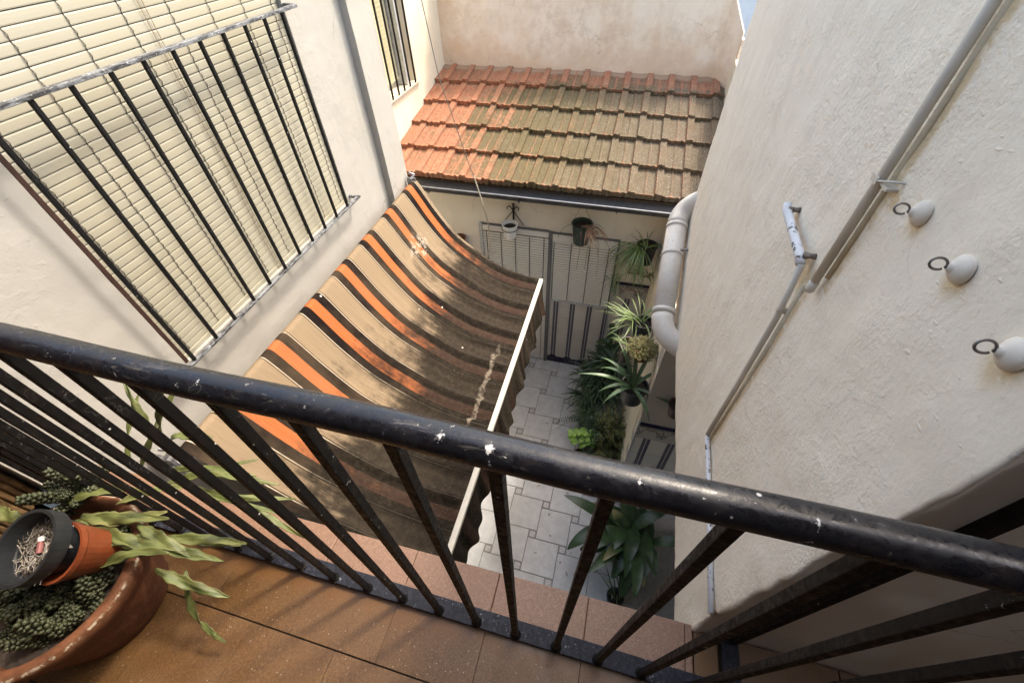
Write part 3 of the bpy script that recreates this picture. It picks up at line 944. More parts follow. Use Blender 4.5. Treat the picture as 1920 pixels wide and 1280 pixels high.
# ================================================================== ROOF
rf = thing('tiled_roof', 'lean-to roof of mossy interlocking clay tiles in five rows', 'roof', (-.8, 3.85, -2.03))
A14 = radians(14)
TWD, EXPO, TLEN = .2385, .405, .455
def tile_mesh(seed):
    r = random.Random(seed)
    chip = [(r.uniform(0, 1), r.uniform(.02, .05), r.uniform(.004, .014)) for _ in range(3)]
    nu, nv = 24, 12
    vs = []; fs = []; tn = []
    def prof(u):
        # two shallow troughs, a thin ridge between, a flat raised rib at the right
        h = 0; t = 0
        if u < .03: h = .003; t = .35
        rr = math.exp(-((u-.40)/.028)**2)
        h = max(h, .013*rr); t = max(t, rr)
        if u > .74:
            e = min(1, (u-.74)/.04)
            h = max(h, .026*e)
            t = max(t, .75*math.exp(-((u-.765)/.03)**2)+.42*e)
        return h, t
    for j in range(nv+1):
        v = j/nv
        v = v*.8 if v < .5 else .4+(v-.5)*1.2      # finer near the lower edge
        for i in range(nu+1):
            u = i/nu
            h, t = prof(u)
            for uc, hw in ((.21, .17), (.57, .15)):
                if abs(u-uc) < hw:
                    q = 1-((u-uc)/hw)**2
                    st = .90+.075*sqrt(max(0, q))
                    if v > st:
                        h = max(h, .009); t = max(t, .75)
                    elif v > st-.035: t = max(t, .95)
            # v=1 is the lower edge; a scalloped nose
            sc = (.010*abs(sin(u*pi*4.2))+sum(dp*math.exp(-((u-cu)/wd_)**2) for cu, wd_, dp in chip)) if v > .99 else 0
            vs.append((u*TWD+(.012 if u == 1 else 0), (1-v)*TLEN-EXPO*0+sc, h+.012+v*.026)); tn.append(t)
    W = nu+1
    for j in range(nv):
        for i in range(nu):
            a = j*W+i
            fs.append((a, a+W, a+W+1, a+1))
    # front nose down
    b0 = len(vs)
    for i in range(nu+1):
        x, y, z = vs[nv*W+i]
        vs.append((x, y+.006, -.012)); tn.append(.1)
    for i in range(nu):
        fs.append((nv*W+i, b0+i, b0+i+1, nv*W+i+1))
    # right flank of the rib
    b1 = len(vs)
    for j in range(nv+1):
        x, y, z = vs[j*W+nu]
        vs.append((x+.001, y, -.004)); tn.append(.0)
    for j in range(nv):
        fs.append((j*W+nu, b1+j, b1+j+1, (j+1)*W+nu))
    mb = MB(); mb.v = vs; mb.f = fs; mb.t = tn
    return mesh_of('tile', mb, M['roof_tile'], smooth=False)
TM = [tile_mesh(q) for q in range(1, 8)]
E0 = Vector((0, 3.84, -2.052))
for row in range(5):
    for c in range(15):
        x = -2.52+c*TWD+rnd.uniform(-.003, .003)
        if x > .86: continue
        y = E0.y+row*EXPO*cos(A14)+rnd.uniform(-.004, .004); z = E0.z+row*EXPO*sin(A14)
        share('tile', TM[(row*5+c*3) % 7], rf, (x, y+rnd.uniform(-.008, .006), z+rnd.uniform(-.003, .004)), (A14-.028+rnd.uniform(-.014, .010), rnd.uniform(-.018, .018), rnd.uniform(-.016, .016)))
mb = MB()
mb.add([(-2.45, 3.88, -2.085), (.86, 3.88, -2.085), (.86, 5.77, -2.085+1.89*math.tan(A14)), (-2.45, 5.77, -2.085+1.89*math.tan(A14)),
        (-2.45, 3.88, -2.13), (.86, 3.88, -2.13), (.86, 5.77, -2.13+1.89*math.tan(A14)), (-2.45, 5.77, -2.13+1.89*math.tan(A14))],
       [(0,1,2,3),(7,6,5,4),(0,4,5,1),(1,5,6,2),(2,6,7,3),(3,7,4,0)])
build('roof_deck', mb, 'grout_dark', rf)
# mortar fillet along the top course
mb = MB(); vs = []; fs = []
N = 90
for i in range(N+1):
    x = -2.45+3.32*i/N
    y = 5.70+.05*mnoise.noise(Vector((x*7, 1, 0)))+.015*mnoise.noise(Vector((x*23, 4, 0)))
    z = E0.z+(y-E0.y)*math.tan(A14)
    vs += [(x, 5.79, z+.040), (x, 5.765, z+.034), (x, y, z+.024), (x, y-.004, z+.002)]
for i in range(N):
    for q in range(3):
        a = i*4+q; fs.append((a, a+1, a+5, a+4))
build('mortar_fillet', mb.add(vs, fs), 'mortar', rf, smooth=True)

# gutter
gt = thing('gutter', 'dark grey metal gutter along the eaves of the tiled roof', 'gutter', (-.8, 3.78, -2.1))
def extr_x(poly, x0, x1, close=True):
    mb = MB(); n = len(poly)
    vs = [(x0, y, z) for y, z in poly]+[(x1, y, z) for y, z in poly]
    fs = [(i, (i+1) % n, n+(i+1) % n, n+i) for i in range(n if close else n-1)]
    if close: fs += [tuple(range(n)), tuple(reversed(range(n, 2*n)))]
    return mb.add(vs, fs)
gp = []
for i in range(13):
    a = pi+pi*i/12
    gp.append((3.795+.07*cos(a), -2.10+.075*sin(a)))
inner = [(3.795+.064*cos(pi+pi*i/12), -2.10+.069*sin(pi+pi*i/12)) for i in range(12, -1, -1)]
build('trough', extr_x(gp+inner, -2.10, .72), 'gutter', gt)
build('lip', MB().tube([(-2.10, 3.722, -2.096), (.72, 3.722, -2.096)], .0075, 8), 'lip_grey', gt)
for x in (-1.95, -.98, -.02, .52):
    pts = [(x, 3.795+.08*cos(pi+pi*i/10), -2.10+.085*sin(pi+pi*i/10)) for i in range(11)]
    build('bracket', MB().tube(pts, .006, 6), 'gutter', gt)

# ================================================================== BLINDS AND GRILLES
def blind_x(name, label, x, y0, y1, z0, z1, pitch, mat, cords, pulls=(), group=None, joined=False, back=True):
    """roll blind of horizontal slats in the plane x, hanging from z1 to z0, facing +x"""
    t = thing(name, label, 'blind', (x, (y0+y1)/2, z0), group)
    prof = [(-.003, -.465), (.0032, -.46), (.0040, -.36), (.0038, 0), (.0032, .34), (.0016, .46), (-.003, .465)]
    def slat_mb(zc, mb, ox=0.0):
        n = len(prof)
        vs = [(ox+px, y0, zc+pz*pitch) for px, pz in prof]+[(ox+px, y1, zc+pz*pitch) for px, pz in prof]
        return mb.add(vs, [(i, i+1, n+i+1, n+i) for i in range(n-1)]+[tuple(range(n)), tuple(reversed(range(n, 2*n)))])
    ns = int((z1-z0)/pitch)
    if joined:
        mb = MB()
        for i in range(ns): slat_mb(z0+pitch*(i+.5), mb, x)
        build('slats', mb, mat, t, stuff=True)
    else:
        me = mesh_of('slat', slat_mb(0, MB()), M[mat], (0, (y0+y1)/2, 0))
        for i in range(ns):
            share('slat', me, t, (x+rnd.uniform(-.0004, .0004), (y0+y1)/2, z0+pitch*(i+.5)), (rnd.uniform(-.0008, .0008), rnd.uniform(-.02, .02), 0))
    for cy in cords:
        mb = MB()
        for ph in (0, 1):
            pts = []
            for i in range(ns*2+1):
                k_ = i % 2
                off = (.003 if ph else -.0012)*(1 if k_ else -.5)
                pts.append((x+.0082-(.0045 if not k_ else 0), cy+off+.0015*sin(i*.7+cy*9), z0+pitch*i/2))
            mb.tube(pts, .0009, 4)
        build('ladder_cord', mb, 'cord_dark', t)
    for py, pz in pulls:
        build('pull_cord', MB().tube([(x+.011, py+.004*sin(q*.9), z1+(pz-z1)*q/16) for q in range(17)], .0014, 5), 'cord_tan', t)
    if back: build('backing', MB().box((x-.03, y0, z0), (x-.012, y1, z1)), 'blind_back', t)
    build('bottom_rail', MB().box((x-.002, y0, z0-.022), (x+.009, y1, z0-.001)), mat, t, bevel=.002)
    return t
blind_x('window_blind', 'cream slatted blind filling the big barred window on the left wall', -1.826, .831, 2.275, -1.438, .10, .033, 'slat_cream',
        [.876+.1938*i for i in range(8)], [(1.532, -1.66), (1.552, -1.66)])
build('window_edge', MB().box((-1.845, .8135, -1.460), (-1.799, .8295, .118)), 'pot_brown', lw)
# big grille
GX = -1.735
gr = thing('window_grille', 'black iron grille of upright bars in front of the big cream blind', 'grille', (GX, 1.5, -1.4))
build('bottom_rail', MB().box((GX-.012, .715, -1.438), (GX+.012, 2.33, -1.426)), 'grille_bar', gr, bevel=.002)
build('top_rail', MB().box((GX-.014, .56, -.400), (GX+.014, 2.296, -.387)), 'grille_bar', gr, bevel=.002)
GS = .1363
for i in range(12):
    y = 2.183-GS*i
    if y < .69: continue
    jy = rnd.uniform(-.004, .004)
    build('bar', MB().box((GX-.007, y-.007+jy, -1.425), (GX+.007, y+.007+jy, -.401)), 'grille', gr, bevel=.0015)
for y, z in ((2.315, -1.432), (.73, -1.432), (2.282, -.393), (.58, -.393)):
    build('wall_fixing', MB().tube([(-1.80, y, z), (GX, y, z)], .011, 8), 'grille_bar', gr)

# second window
blind_x('window_blind', 'small yellowed slatted blind in the recess beside the tiled roof', -2.56, 3.76, 4.72, -1.40, -.32, .036, 'slat_yellow',
        [3.95, 4.25, 4.52], joined=True)
build('window_jamb', MB().box((-2.60, 4.74, -1.485), (-2.47, 4.80, -.31)), 'frame_light', w2)
g2 = thing('window_grille', 'black iron grille of the small window beside the tiled roof', 'grille', (-2.43, 4.4, -1.5))
build('bottom_rail', MB().box((-2.445, 3.72, -1.505), (-2.415, 4.98, -1.493)), 'ochre', g2, bevel=.002)
for i in range(8):
    y = 4.86-.142*i
    build('bar', MB().box((-2.437, y-.0085, -1.492), (-2.423, y+.0085, -.4)), 'bar', g2)
build('top_rail', MB().box((-2.442, 3.72, -.399), (-2.418, 4.98, -.388)), 'bar', g2)

# facade blinds, hung in the plane y, facing -y
def blind_y(name, label, y, x0, x1, z0, z1, pitch, mat, cords, top=.1):
    t = thing(name, label, 'blind', ((x0+x1)/2, y, z0))
    prof = [(-.002, -.375), (.0026, -.375), (.0036, -.25), (.0032, .15), (.0012, .39), (-.002, .39)]
    n = len(prof); mb = MB()
    ns = int((z1-z0)/pitch)
    for i in range(ns):
        zc = z0+pitch*(i+.5)
        vs = [(x0, y-px, zc+pz*pitch) for px, pz in prof]+[(x1, y-px, zc+pz*pitch) for px, pz in prof]
        mb.add(vs, [(q, n+q, n+q+1, q+1) for q in range(n-1)])
    build('slats', mb, mat, t, stuff=True)
    for cx in cords:
        mb = MB()
        for ph in (-1, 1):
            mb.tube([(cx+ph*.0025*(i % 2), y-.0075, z0+pitch*i/2) for i in range(ns*2+1)], .0022, 4)
        build('ladder_cord', mb, 'cord_dark', t)
    build('backing', MB().box((x0, y+.003, z0), (x1, y+.012, z1+.0)), 'blind_back', t)
    build('head_box', MB().box((x0, y-.012, z1+.002), (x1, y+.012, z1+top)), mat, t, bevel=.003)
    build('bottom_rail', MB().box((x0-.01, y-.010, z0-.03), (x1+.01, y+.010, z0-.002)), 'frame_light', t, bevel=.003)
    return t
blind_y('door_blind', 'tall grey slatted blind closing the courtyard door', 4.05, -1.494, -.715, FZ+.04, -2.735, .0345, 'slat_grey',
        [-1.449, -1.277, -1.105, -.935, -.765], .068)
blind_y('window_blind', 'shorter grey slatted blind over the courtyard window beside the door', 4.05, -.668, .053, -3.63, -2.765, .0345, 'slat_grey',
        [-.647, -.451, -.242, -.031], .088)

# ================================================================== AWNING
aw = thing('awning', 'sagging striped awning in orange, brown and beige, blackened with mould', 'awning', (-1.7, 1.75, -1.7))
PR = [(-1.735, -1.715), (-1.715, -1.672), (-1.675, -1.652), (-1.635, -1.70), (-1.517, -1.905), (-1.357, -2.126), (-1.144, -2.300), (-.968, -2.407), (-.78, -2.468), (-.592, -2.492)]
def catmull(P, n):
    out = []
    P = [P[0]]+P+[P[-1]]
    for i in range(1, len(P)-2):
        for q in range(n):
            t = q/n
            a, b, c, d = [Vector((*x, 0)) for x in P[i-1:i+3]]
            out.append(.5*((2*b)+(c-a)*t+(2*a-5*b+4*c-d)*t*t+(3*b-a-3*c+d)*t**3))
    out.append(Vector((*P[-2], 0)))
    return [(v.x, v.y) for v in out]
prof = catmull(PR, 7)
Y0A, Y1A = .50, 3.03
mb = MB(); vs = []; fs = []
NY = 170
for i in range(NY+1):
    y = Y0A+(Y1A-Y0A)*i/NY
    for j, (x, z) in enumerate(prof):
        t = j/(len(prof)-1)
        rip = (.013*sin(y*2*pi/.175+1.2+.5*sin(y*5))+.007*sin(y*2*pi/.087))*max(0, (t-.35)/.65)+.012*mnoise.noise(Vector((x*3, y*2.2, 2)))*min(1, t*2)
        rip *= (1 if t < .96 else (1-t)/.04)
        mid = -.03*sin(pi*(y-Y0A)/(Y1A-Y0A))*sin(pi*t)
        vs.append((x+rip*.6, y, z+rip+mid))
W = len(prof)
for i in range(NY):
    for j in range(W-1):
        a = i*W+j
        fs.append((a, a+1, a+W+1, a+W))
mb.add(vs, fs)
build('canvas', mb, 'canvas', aw, loc=(0, 0, 0), smooth=True)
# valance hanging from the front bar
mb = MB(); vs = []; fs = []
for i in range(NY+1):
    y = Y0A+.03+(Y1A-Y0A-.06)*i/NY
    drop = .36+.045*sin(y*2*pi/.42)+.02*sin(y*17)
    for q in range(7):
        t = q/6
        vs.append((-.572+.018*sin(y*15+t*2)*t+.035*t*t+.012*sin(y*41)*t, y, -2.512-drop*t))
for i in range(NY):
    for q in range(6):
        a = i*7+q; fs.append((a, a+7, a+8, a+1))
mb.add(vs, fs)
build('valance', mb, 'canvas', aw, loc=(0, 0, 0), smooth=True)
build('front_bar', MB().box((-.602, .47, -2.513), (-.566, 3.01, -2.478)), 'white_bar', aw, bevel=.004)
build('roller', MB().tube([(-1.69, .46, -1.715), (-1.69, 3.01, -1.715)], .026, 16), 'galv', aw)
for y in (.45, 3.02):
    b = MB().box((-1.80 if y < 1 else -1.735, y-.012, -1.76), (-1.66, y+.002, -1.63)).tube([(-1.69, y-.02, -1.70), (-1.69, y+.02, -1.70)], .028, 12)
    b.tube([(-1.70, y-.02, -1.64), (-1.68, y+.025, -1.615), (-1.72, y+.015, -1.60)], .012, 6)
    build('bracket', b, 'galv', aw)

# rope hanging over the roof edge
rp = thing('rope', 'thin wire and pale rope strung down past the tiled roof to the courtyard door', 'rope', (-1.5, 3.7, -2.2))
build('wire', MB().tube([(-1.79, 3.9, -.30), (-1.644, 3.6, -.568), (-1.59, 3.6, -1.05), (-1.404, 3.6, -1.765), (-1.372, 3.6, -1.86)], .0035, 6), 'wire', rp)
build('cord', MB().tube([(-1.372, 3.6, -1.86), (-1.348, 3.615, -1.98), (-1.32, 3.66, -2.2), (-1.35, 3.8, -2.40), (-1.385, 3.95, -2.60), (-1.40, 4.0, -2.75), (-1.41, 4.01, -2.95), (-1.43, 4.015, -3.02), (-1.46, 4.015, -3.08)], .0065, 6), 'rope', rp)

# ================================================================== RIGHT WALL FITTINGS
RX = .42
dp = thing('drain_pipe', 'fat white drain pipe with elbows on the end of the rough wall', 'pipe', (.36, 2.2, -1.5))
A_ = Vector((.352, 2.40, -1.44)); B_ = Vector((.335, 1.86, -1.655))
def arc(p0, p1, p2, n=9):
    return [((1-t)**2)*Vector(p0)+2*t*(1-t)*Vector(p1)+t*t*Vector(p2) for t in [i/n for i in range(n+1)]]
build('straight', MB().tube([A_, B_], .058, 24), 'pipe_white', dp, smooth=True)
build('elbow', MB().tube(arc(A_+(A_-B_)*.02, A_+(A_-B_)*.30, (.50, 2.46, -1.26)), .059, 24), 'pipe_white', dp, smooth=True)
build('elbow', MB().tube(arc(B_-(A_-B_)*.02, B_-(A_-B_)*.26, (.50, 1.68, -1.74)), .059, 24), 'pipe_white', dp, smooth=True)
d = (B_-A_).normalized()
for t in (.0, .34, .98):
    c = A_+(B_-A_)*t
    build('collar', MB().tube([c-d*.012, c-d*.010, c+d*.010, c+d*.012], [.058, .0635, .0635, .058], 24), 'pipe_white', dp, smooth=True)
c = A_+(B_-A_)*.36
build('clamp', MB().tube([c+Vector((.03, 0, .055)), (.425, c.y+.02, c.z+.05)], .008, 6), 'galv', dp)

gp_ = thing('conduit_pipe', 'long grey upright pipe held by a bracket on the rough wall', 'pipe', (.40, .80, -.35))
build('pipe', MB().tube([(.4065, .800, -.566), (.406, .797, -.3), (.406, .802, .3)], .0082, 14), 'pipe_grey', gp_, smooth=True)
build('end_cap', MB().tube([(.4065, .800, -.590), (.4065, .800, -.585), (.4065, .800, -.564)], [.0065, .0094, .0094], 14), 'pipe_grey', gp_, smooth=True)
build('mortar_strip', MB().tube([(.4195, .791, -.545), (.4195, .787, -.3), (.4195, .793, .3)], .0058, 8), 'ochre', gp_, smooth=True)
build('bracket', MB().box((.402, .758, -.3500), (.424, .790, -.3450)).box((.396, .786, -.353), (.3985, .808, -.341)).tube([(.398, .786, -.346), (.409, .760, -.334), (.421, .752, -.331)], .0022, 6), 'pipe_grey', gp_)

lp = thing('water_pipe', 'thin jointed pipe with a flaking white elbow zigzagging down the rough wall', 'pipe', (.40, .9, -1.0))
build('flaking_arm', MB().tube([(.397, 1.09, -.552), (.397, 1.078, -.564), (.397, 1.0, -.566), (.397, .89, -.569), (.398, .872, -.576)], [.009, .0105, .0098, .0102, .0098], 12), 'pipe_flaky', lp, smooth=True)
for y, z in ((1.072, -.560), (.885, -.562)):
    build('clip', MB().tube([(.401, y, z), (.410, y-.006, z+.005), (.424, y-.008, z+.006)], [.0095, .0055, .0075], 8), 'rusty_clip', lp, smooth=True)
build('pipe', MB().tube([(.399, .870, -.574), (.404, .854, -.72), (.406, .852, -1.0), (.408, .855, -1.252)], .0074, 12), 'pipe_grey', lp, smooth=True)
build('clip', MB().tube([(.400, .857, -.690), (.406, .857, -.694), (.424, .852, -.695)], [.0105, .0075, .008], 8), 'pipe_grey', lp, smooth=True)
build('mortar_strip', MB().tube([(.419, .850, -.61), (.419, .842, -1.0), (.419, .846, -1.26)], .0062, 8), 'ochre', lp, smooth=True)
build('low_pipe', MB().tube([(.409, .856, -1.255), (.410, .83, -1.266), (.410, .60, -1.278), (.410, .345, -1.305)], .0078, 10), 'pipe_flaky', lp, smooth=True)
build('low_strip', MB().tube([(.419, .84, -1.285), (.419, .60, -1.299), (.419, .345, -1.325)], .006, 8), 'ochre', lp, smooth=True)

hook_labels = ['round ceramic wall hook next to the long grey pipe', 'round ceramic wall hook in the middle of the row of three', 'round ceramic wall hook at the right edge of the picture']
for (y, z), lab in zip([(.672, -.336), (.540, -.336), (.405, -.343)], hook_labels):
    hk = thing('wall_hook', lab, 'hook', (RX, y, z), 'ceramic hooks in a row on the rough wall')
    build('dome', MB().lathe((RX-.001, y, z), [(.0176, -.002), (.0184, .002), (.0180, .0045), (.0158, .0075), (.0126, .0104), (.0088, .0126), (.0060, .0140), (.0050, .0160), (.0032, .0170), (.001, .0172)], 28, (-1, .12, 0), jit=.022), 'ceramic', hk, smooth=True)
    pts = []
    c = Vector((RX-.0275, y+.004, z+.002))
    for i in range(20):
        a = -.5+2*pi*.93*i/19
        pts.append(c+Vector((cos(a)*.0095, .003*sin(a), sin(a)*.0066)))
    build('ring', MB().tube([(RX-.014, y+.002, z-.001), (RX-.018, y+.003, z-.002)]+pts, .0016, 8), 'steel_ring', hk, smooth=True)

# ================================================================== RAILING
ra = thing('balcony_railing', 'black iron balcony railing with round handrail across the foreground', 'railing', (-.2, .2, BZ))
RY, RZ = .1925, -.385
build('handrail', MB().tube([(-1.80+i*.1, RY+.0012*sin(i*1.3), RZ+.0012*sin(i*.9)) for i in range(36)], .0188, 24), 'rail', ra, smooth=True)
build('base_rail', MB().box((-1.79, .183, BZ+.012), (.487, .232, BZ+.022)), 'base_rail', ra, bevel=.002)
build('base_rail', MB().box((.5375, .183, BZ+.012), (1.75, .232, BZ+.022)), 'base_rail', ra, bevel=.002)
build('side_strip', MB().box((.490, .16, BZ+.010), (.535, .348, BZ+.024)), 'base_rail', ra, bevel=.002)
n0 = -15
for i in range(n0, 14):
    x = -.081+.1185*i
    if x < -1.78 or x > 1.7: continue
    h = .0078
    tx = rnd.uniform(-.002, .002)
    mb = MB().add([(x-h, .196-h, BZ+.023), (x+h, .196-h, BZ+.023), (x+h, .196+h, BZ+.023), (x-h, .196+h, BZ+.023),
                   (x-h+tx, RY-h, RZ-.008), (x+h+tx, RY-h, RZ-.008), (x+h+tx, RY+h, RZ-.008), (x-h+tx, RY+h, RZ-.008)],
                  [(0,3,2,1),(4,5,6,7),(0,1,5,4),(1,2,6,5),(2,3,7,6),(3,0,4,7)])
    b = build('baluster', mb, 'bar', ra, loc=(x, .2, BZ+.022), bevel=.0012)
    build('weld_collar', MB().lathe((x, .196, BZ+.0215), [(.016, 0), (.0145, .006), (.011, .010)], 12), 'bar', b)
h = .0085
build('corner_post', MB().box((.517-h, .333-h, BZ+.025), (.517+h, .333+h, .1)), 'bar', ra, bevel=.0012)
# wider flat panel post at the left end of the railing
build('end_post', MB().box((-1.68, .18, BZ+.023), (-1.655, .21, RZ-.01)), 'bar', ra, bevel=.001)
for i in range(3):
    x = -1.60+.05*i
    build('baluster', MB().box((x-.007, .189, BZ+.023), (x+.007, .203, RZ-.01)), 'bar', ra, loc=(x, .2, BZ))

# ================================================================== PLANTS
def spider(mb, c, n, L, wd, r, az0=0, az1=2*pi, e0=(.7, 1.3), e1=(-1.4, -.7), edge=.0, mid=.75):
    for i in range(n):
        az = r.uniform(az0, az1)
        mb.strap((c[0]+r.uniform(-.02, .02), c[1]+r.uniform(-.02, .02), c[2]), az, L*r.uniform(.65, 1.15), wd*r.uniform(.7, 1.1),
                 r.uniform(*e0), r.uniform(*e1), 8, fold=.3, tone_mid=mid*r.uniform(.6, 1), tone_edge=edge, curl=r.uniform(-.5, .5))
    return mb
def pot_mb(c, rt_, rb, h, wall=.008, rim=.012):
    return MB().lathe(c, [(0.001, 0), (rb, 0), (rt_-.004, h-rim-.002), (rt_+.002, h-rim), (rt_+.004, h), (rt_-wall, h), (rt_-wall-.006, h-.02), (rb-.004, .03), (.001, .03)], 24)
def soil_mb(c, r):
    mb = MB(); n = 18
    vs = [c]+[(c[0]+r*cos(2*pi*i/n), c[1]+r*sin(2*pi*i/n), c[2]-.006) for i in range(n)]
    return mb.add(vs, [(0, i+1, (i+1) % n+1) for i in range(n)])
def potted(name, label, c, rt_, rb, h, mat, group=None, soil=True):
    """c = centre of the pot's base"""
    t = thing(name, label, 'flower pot', c, group)
    build('body', pot_mb(c, rt_, rb, h), mat, t, smooth=False)
    if soil: build('soil', soil_mb((c[0], c[1], c[2]+h-.03), rt_-.011), 'soil', t)
    return t
def tendril(mb, p0, az, L, r, e0=.3, e1=-1.5, rad=.0018, n=12, wig=.4):
    p = Vector(p0); pts = [p.copy()]
    for i in range(n):
        t = i/n; e = e0+(e1-e0)*min(1, t*1.6); a = az+wig*sin(t*5)
        p = p+Vector((cos(a)*cos(e), sin(a)*cos(e), sin(e)))*(L/n); pts.append(p.copy())
    mb.tube(pts, rad, 4, caps=False)
    return pts[-1]

r = random.Random(3)
# facade: white pot on an iron bracket
br = thing('pot_bracket', 'wrought-iron wall bracket with curled arms holding the small white pot', 'bracket', (-1.12, 4.06, -2.6))
build('stem', MB().box((-1.128, 4.045, -2.62), (-1.112, 4.06, -2.36)), 'iron_dark', br)
for s in (-1, 1):
    pts = [(-1.12, 4.045, -2.47)]+[(-1.12+s*(.03+.028*i/8+.0*i), 4.04, -2.45+.07*sin(pi*i/8)) for i in range(9)]
    pts = [(-1.12, 4.045, -2.455), (-1.12+s*.022, 4.04, -2.405), (-1.12+s*.045, 4.04, -2.392), (-1.12+s*.064, 4.04, -2.405), (-1.12+s*.066, 4.04, -2.43)]
    build('curl', MB().tube(pts, .0055, 6), 'iron_dark', br)
    build('strut', MB().tube([(-1.12, 4.045, -2.445), (-1.12+s*(.12 if s > 0 else .09), 4.03, -2.60 if s > 0 else -2.56)], .005, 6), 'iron_dark', br)
ring = [(-1.135+.090*cos(2*pi*i/20), 3.95+.090*sin(2*pi*i/20), -2.605) for i in range(21)]
build('ring', MB().tube(ring, .004, 6), 'iron_dark', br)
t = potted('flower_pot', 'small white plastic pot of bare soil in the iron bracket above the door', (-1.135, 3.95, -2.71), .088, .066, .155, 'pot_white', 'pots hung on the courtyard wall')
# facade: green pot with dead plant
gc = (-.345, 3.93, -2.66)
t = potted('flower_pot', 'dark green pot with a dried-up plant hanging over its rim', gc, .108, .080, .235, 'pot_green', 'pots hung on the courtyard wall')
mb = MB()
for i in range(46):
    a = r.uniform(-1.6, -.2)
    mb.strap((gc[0]+.05+r.uniform(-.05, .04), gc[1]-.03+r.uniform(-.03, .03), gc[2]+.215), a, r.uniform(.14, .34), .009, r.uniform(.0, .7), -1.55, 7, fold=.3)
build('dead_leaves', mb, 'leaf_dry', t, stuff=True)
mb = MB()
for i in range(7):
    tendril(mb, (gc[0]+.06, gc[1]-.06, gc[2]+.2), r.uniform(-2.6, -.3), r.uniform(.35, .62), r, .1, -1.5)
tendril(mb, (gc[0]-.08, gc[1]-.02, gc[2]+.22), 2.9, .28, r, -.2, -1.2)
build('dry_stem', mb, 'twig', t, stuff=True)
build('hanger', MB().tube([(gc[0]-.108, gc[1], gc[2]+.23), (gc[0]-.02, 4.0, gc[2]+.42), (gc[0]+.0, 4.06, gc[2]+.45)], .002, 5).tube([(gc[0]+.108, gc[1], gc[2]+.23), (gc[0]-.02, 4.0, gc[2]+.42)], .002, 5), 'wire', t)
# facade: spider plant
sc = (.345, 3.93, -2.80)
t = potted('flower_pot', 'black hanging pot with a trailing green spider plant', sc, .105, .085, .21, 'pot_black', 'pots hung on the courtyard wall')
mb = MB()
spider(mb, (sc[0]-.055, sc[1]-.06, sc[2]+.20), 80, .46, .011, r, 2.9, 5.2, (-.7, .7), (-1.9, -1.55), 0, .6)
spider(mb, (sc[0]-.02, sc[1]-.05, sc[2]+.20), 18, .24, .010, r, 0, 6.28, (.3, 1.3), (-1.2, -.2), 0, .5)
build('foliage', mb, 'leaf_spider', t, stuff=True)
mb = MB()
ends = [tendril(mb, (sc[0], sc[1]-.07, sc[2]+.18), a, L, r, .15, -1.5) for a, L in ((3.0, .60), (3.6, .62), (-.5, .5), (3.3, .5), (-.8, .3))]
build('runner', mb, 'twig', t, stuff=True)
mb = MB()
for e in ends[:4]:
    spider(mb, e, 16, .13, .008, r, 0, 6.28, (-.2, 1.2), (-1.3, -.3), 0, .6)
spider(mb, (.44, 3.98, -3.02), 22, .11, .010, r, 0, 6.28, (.0, 1.2), (-1.3, -.3), 0, .7)
build('plantlet', mb, 'leaf_spider', t, stuff=True)
# terracotta pot half hidden behind the awning
t = potted('flower_pot', 'small terracotta pot on the courtyard wall peeping out behind the awning', (-1.775, 3.99, -2.98), .075, .055, .14, 'terracotta', 'pots hung on the courtyard wall')

# pots on the side wall
c = (.385, 2.93, -2.92)
t = potted('flower_pot', 'black ribbed pot with a variegated spider plant, topmost on the side wall', c, .088, .07, .19, 'pot_black', 'pots on the side wall of the courtyard')
for q in range(3):
    build('rib', MB().lathe((c[0], c[1], c[2]+.05+.04*q), [(.079+.004*q, 0), (.084+.004*q, .004), (.079+.004*q, .008)], 20), 'pot_black', t)
mb = spider(MB(), (c[0]-.08, c[1]-.02, c[2]+.16), 26, .36, .0105, r, 1.9, 5.2, (.3, 1.25), (-1.0, .0), 0, .85)
spider(mb, (c[0]-.02, c[1]-.02, c[2]+.19), 14, .36, .013, r, 0, 6.28, (.6, 1.2), (-.9, .2), 0, .85)
build('foliage', mb, 'leaf_spider', t, stuff=True)
c = (.37, 2.42, -2.66)
t = potted('flower_pot', 'terracotta pot overgrown with rusty green moss, below the variegated spider plant', c, .075, .055, .13, 'terracotta', 'pots on the side wall of the courtyard')
mb = MB()
for i in range(900):
    a = r.uniform(0, 6.28); q = r.uniform(0, 1)**.5*.09
    mb.strap((c[0]+q*cos(a), c[1]+q*sin(a), c[2]+.12-q*.3), a+r.uniform(-.8, .8), r.uniform(.03, .085), .009, r.uniform(.4, 1.4), r.uniform(-1.2, .3), 3)
build('foliage', mb, 'leaf_moss', t, stuff=True)
c = (.265, 2.62, -2.93)
t = potted('flower_pot', 'tall dark brown pot hanging beside the mossy terracotta pot', c, .065, .05, .22, 'pot_brown', 'pots on the side wall of the courtyard')
mb = spider(MB(), (c[0], c[1]-.03, c[2]+.2), 18, .17, .009, r, 2, 5.4, (.3, 1.2), (-1.2, -.1), 0, .9)
build('foliage', mb, 'leaf_spider', t, stuff=True)
c = (.375, 2.30, -3.06)
t = potted('flower_pot', 'big black pot with arching strap leaves fixed to the side wall', c, .112, .09, .19, 'pot_black', 'pots on the side wall of the courtyard')
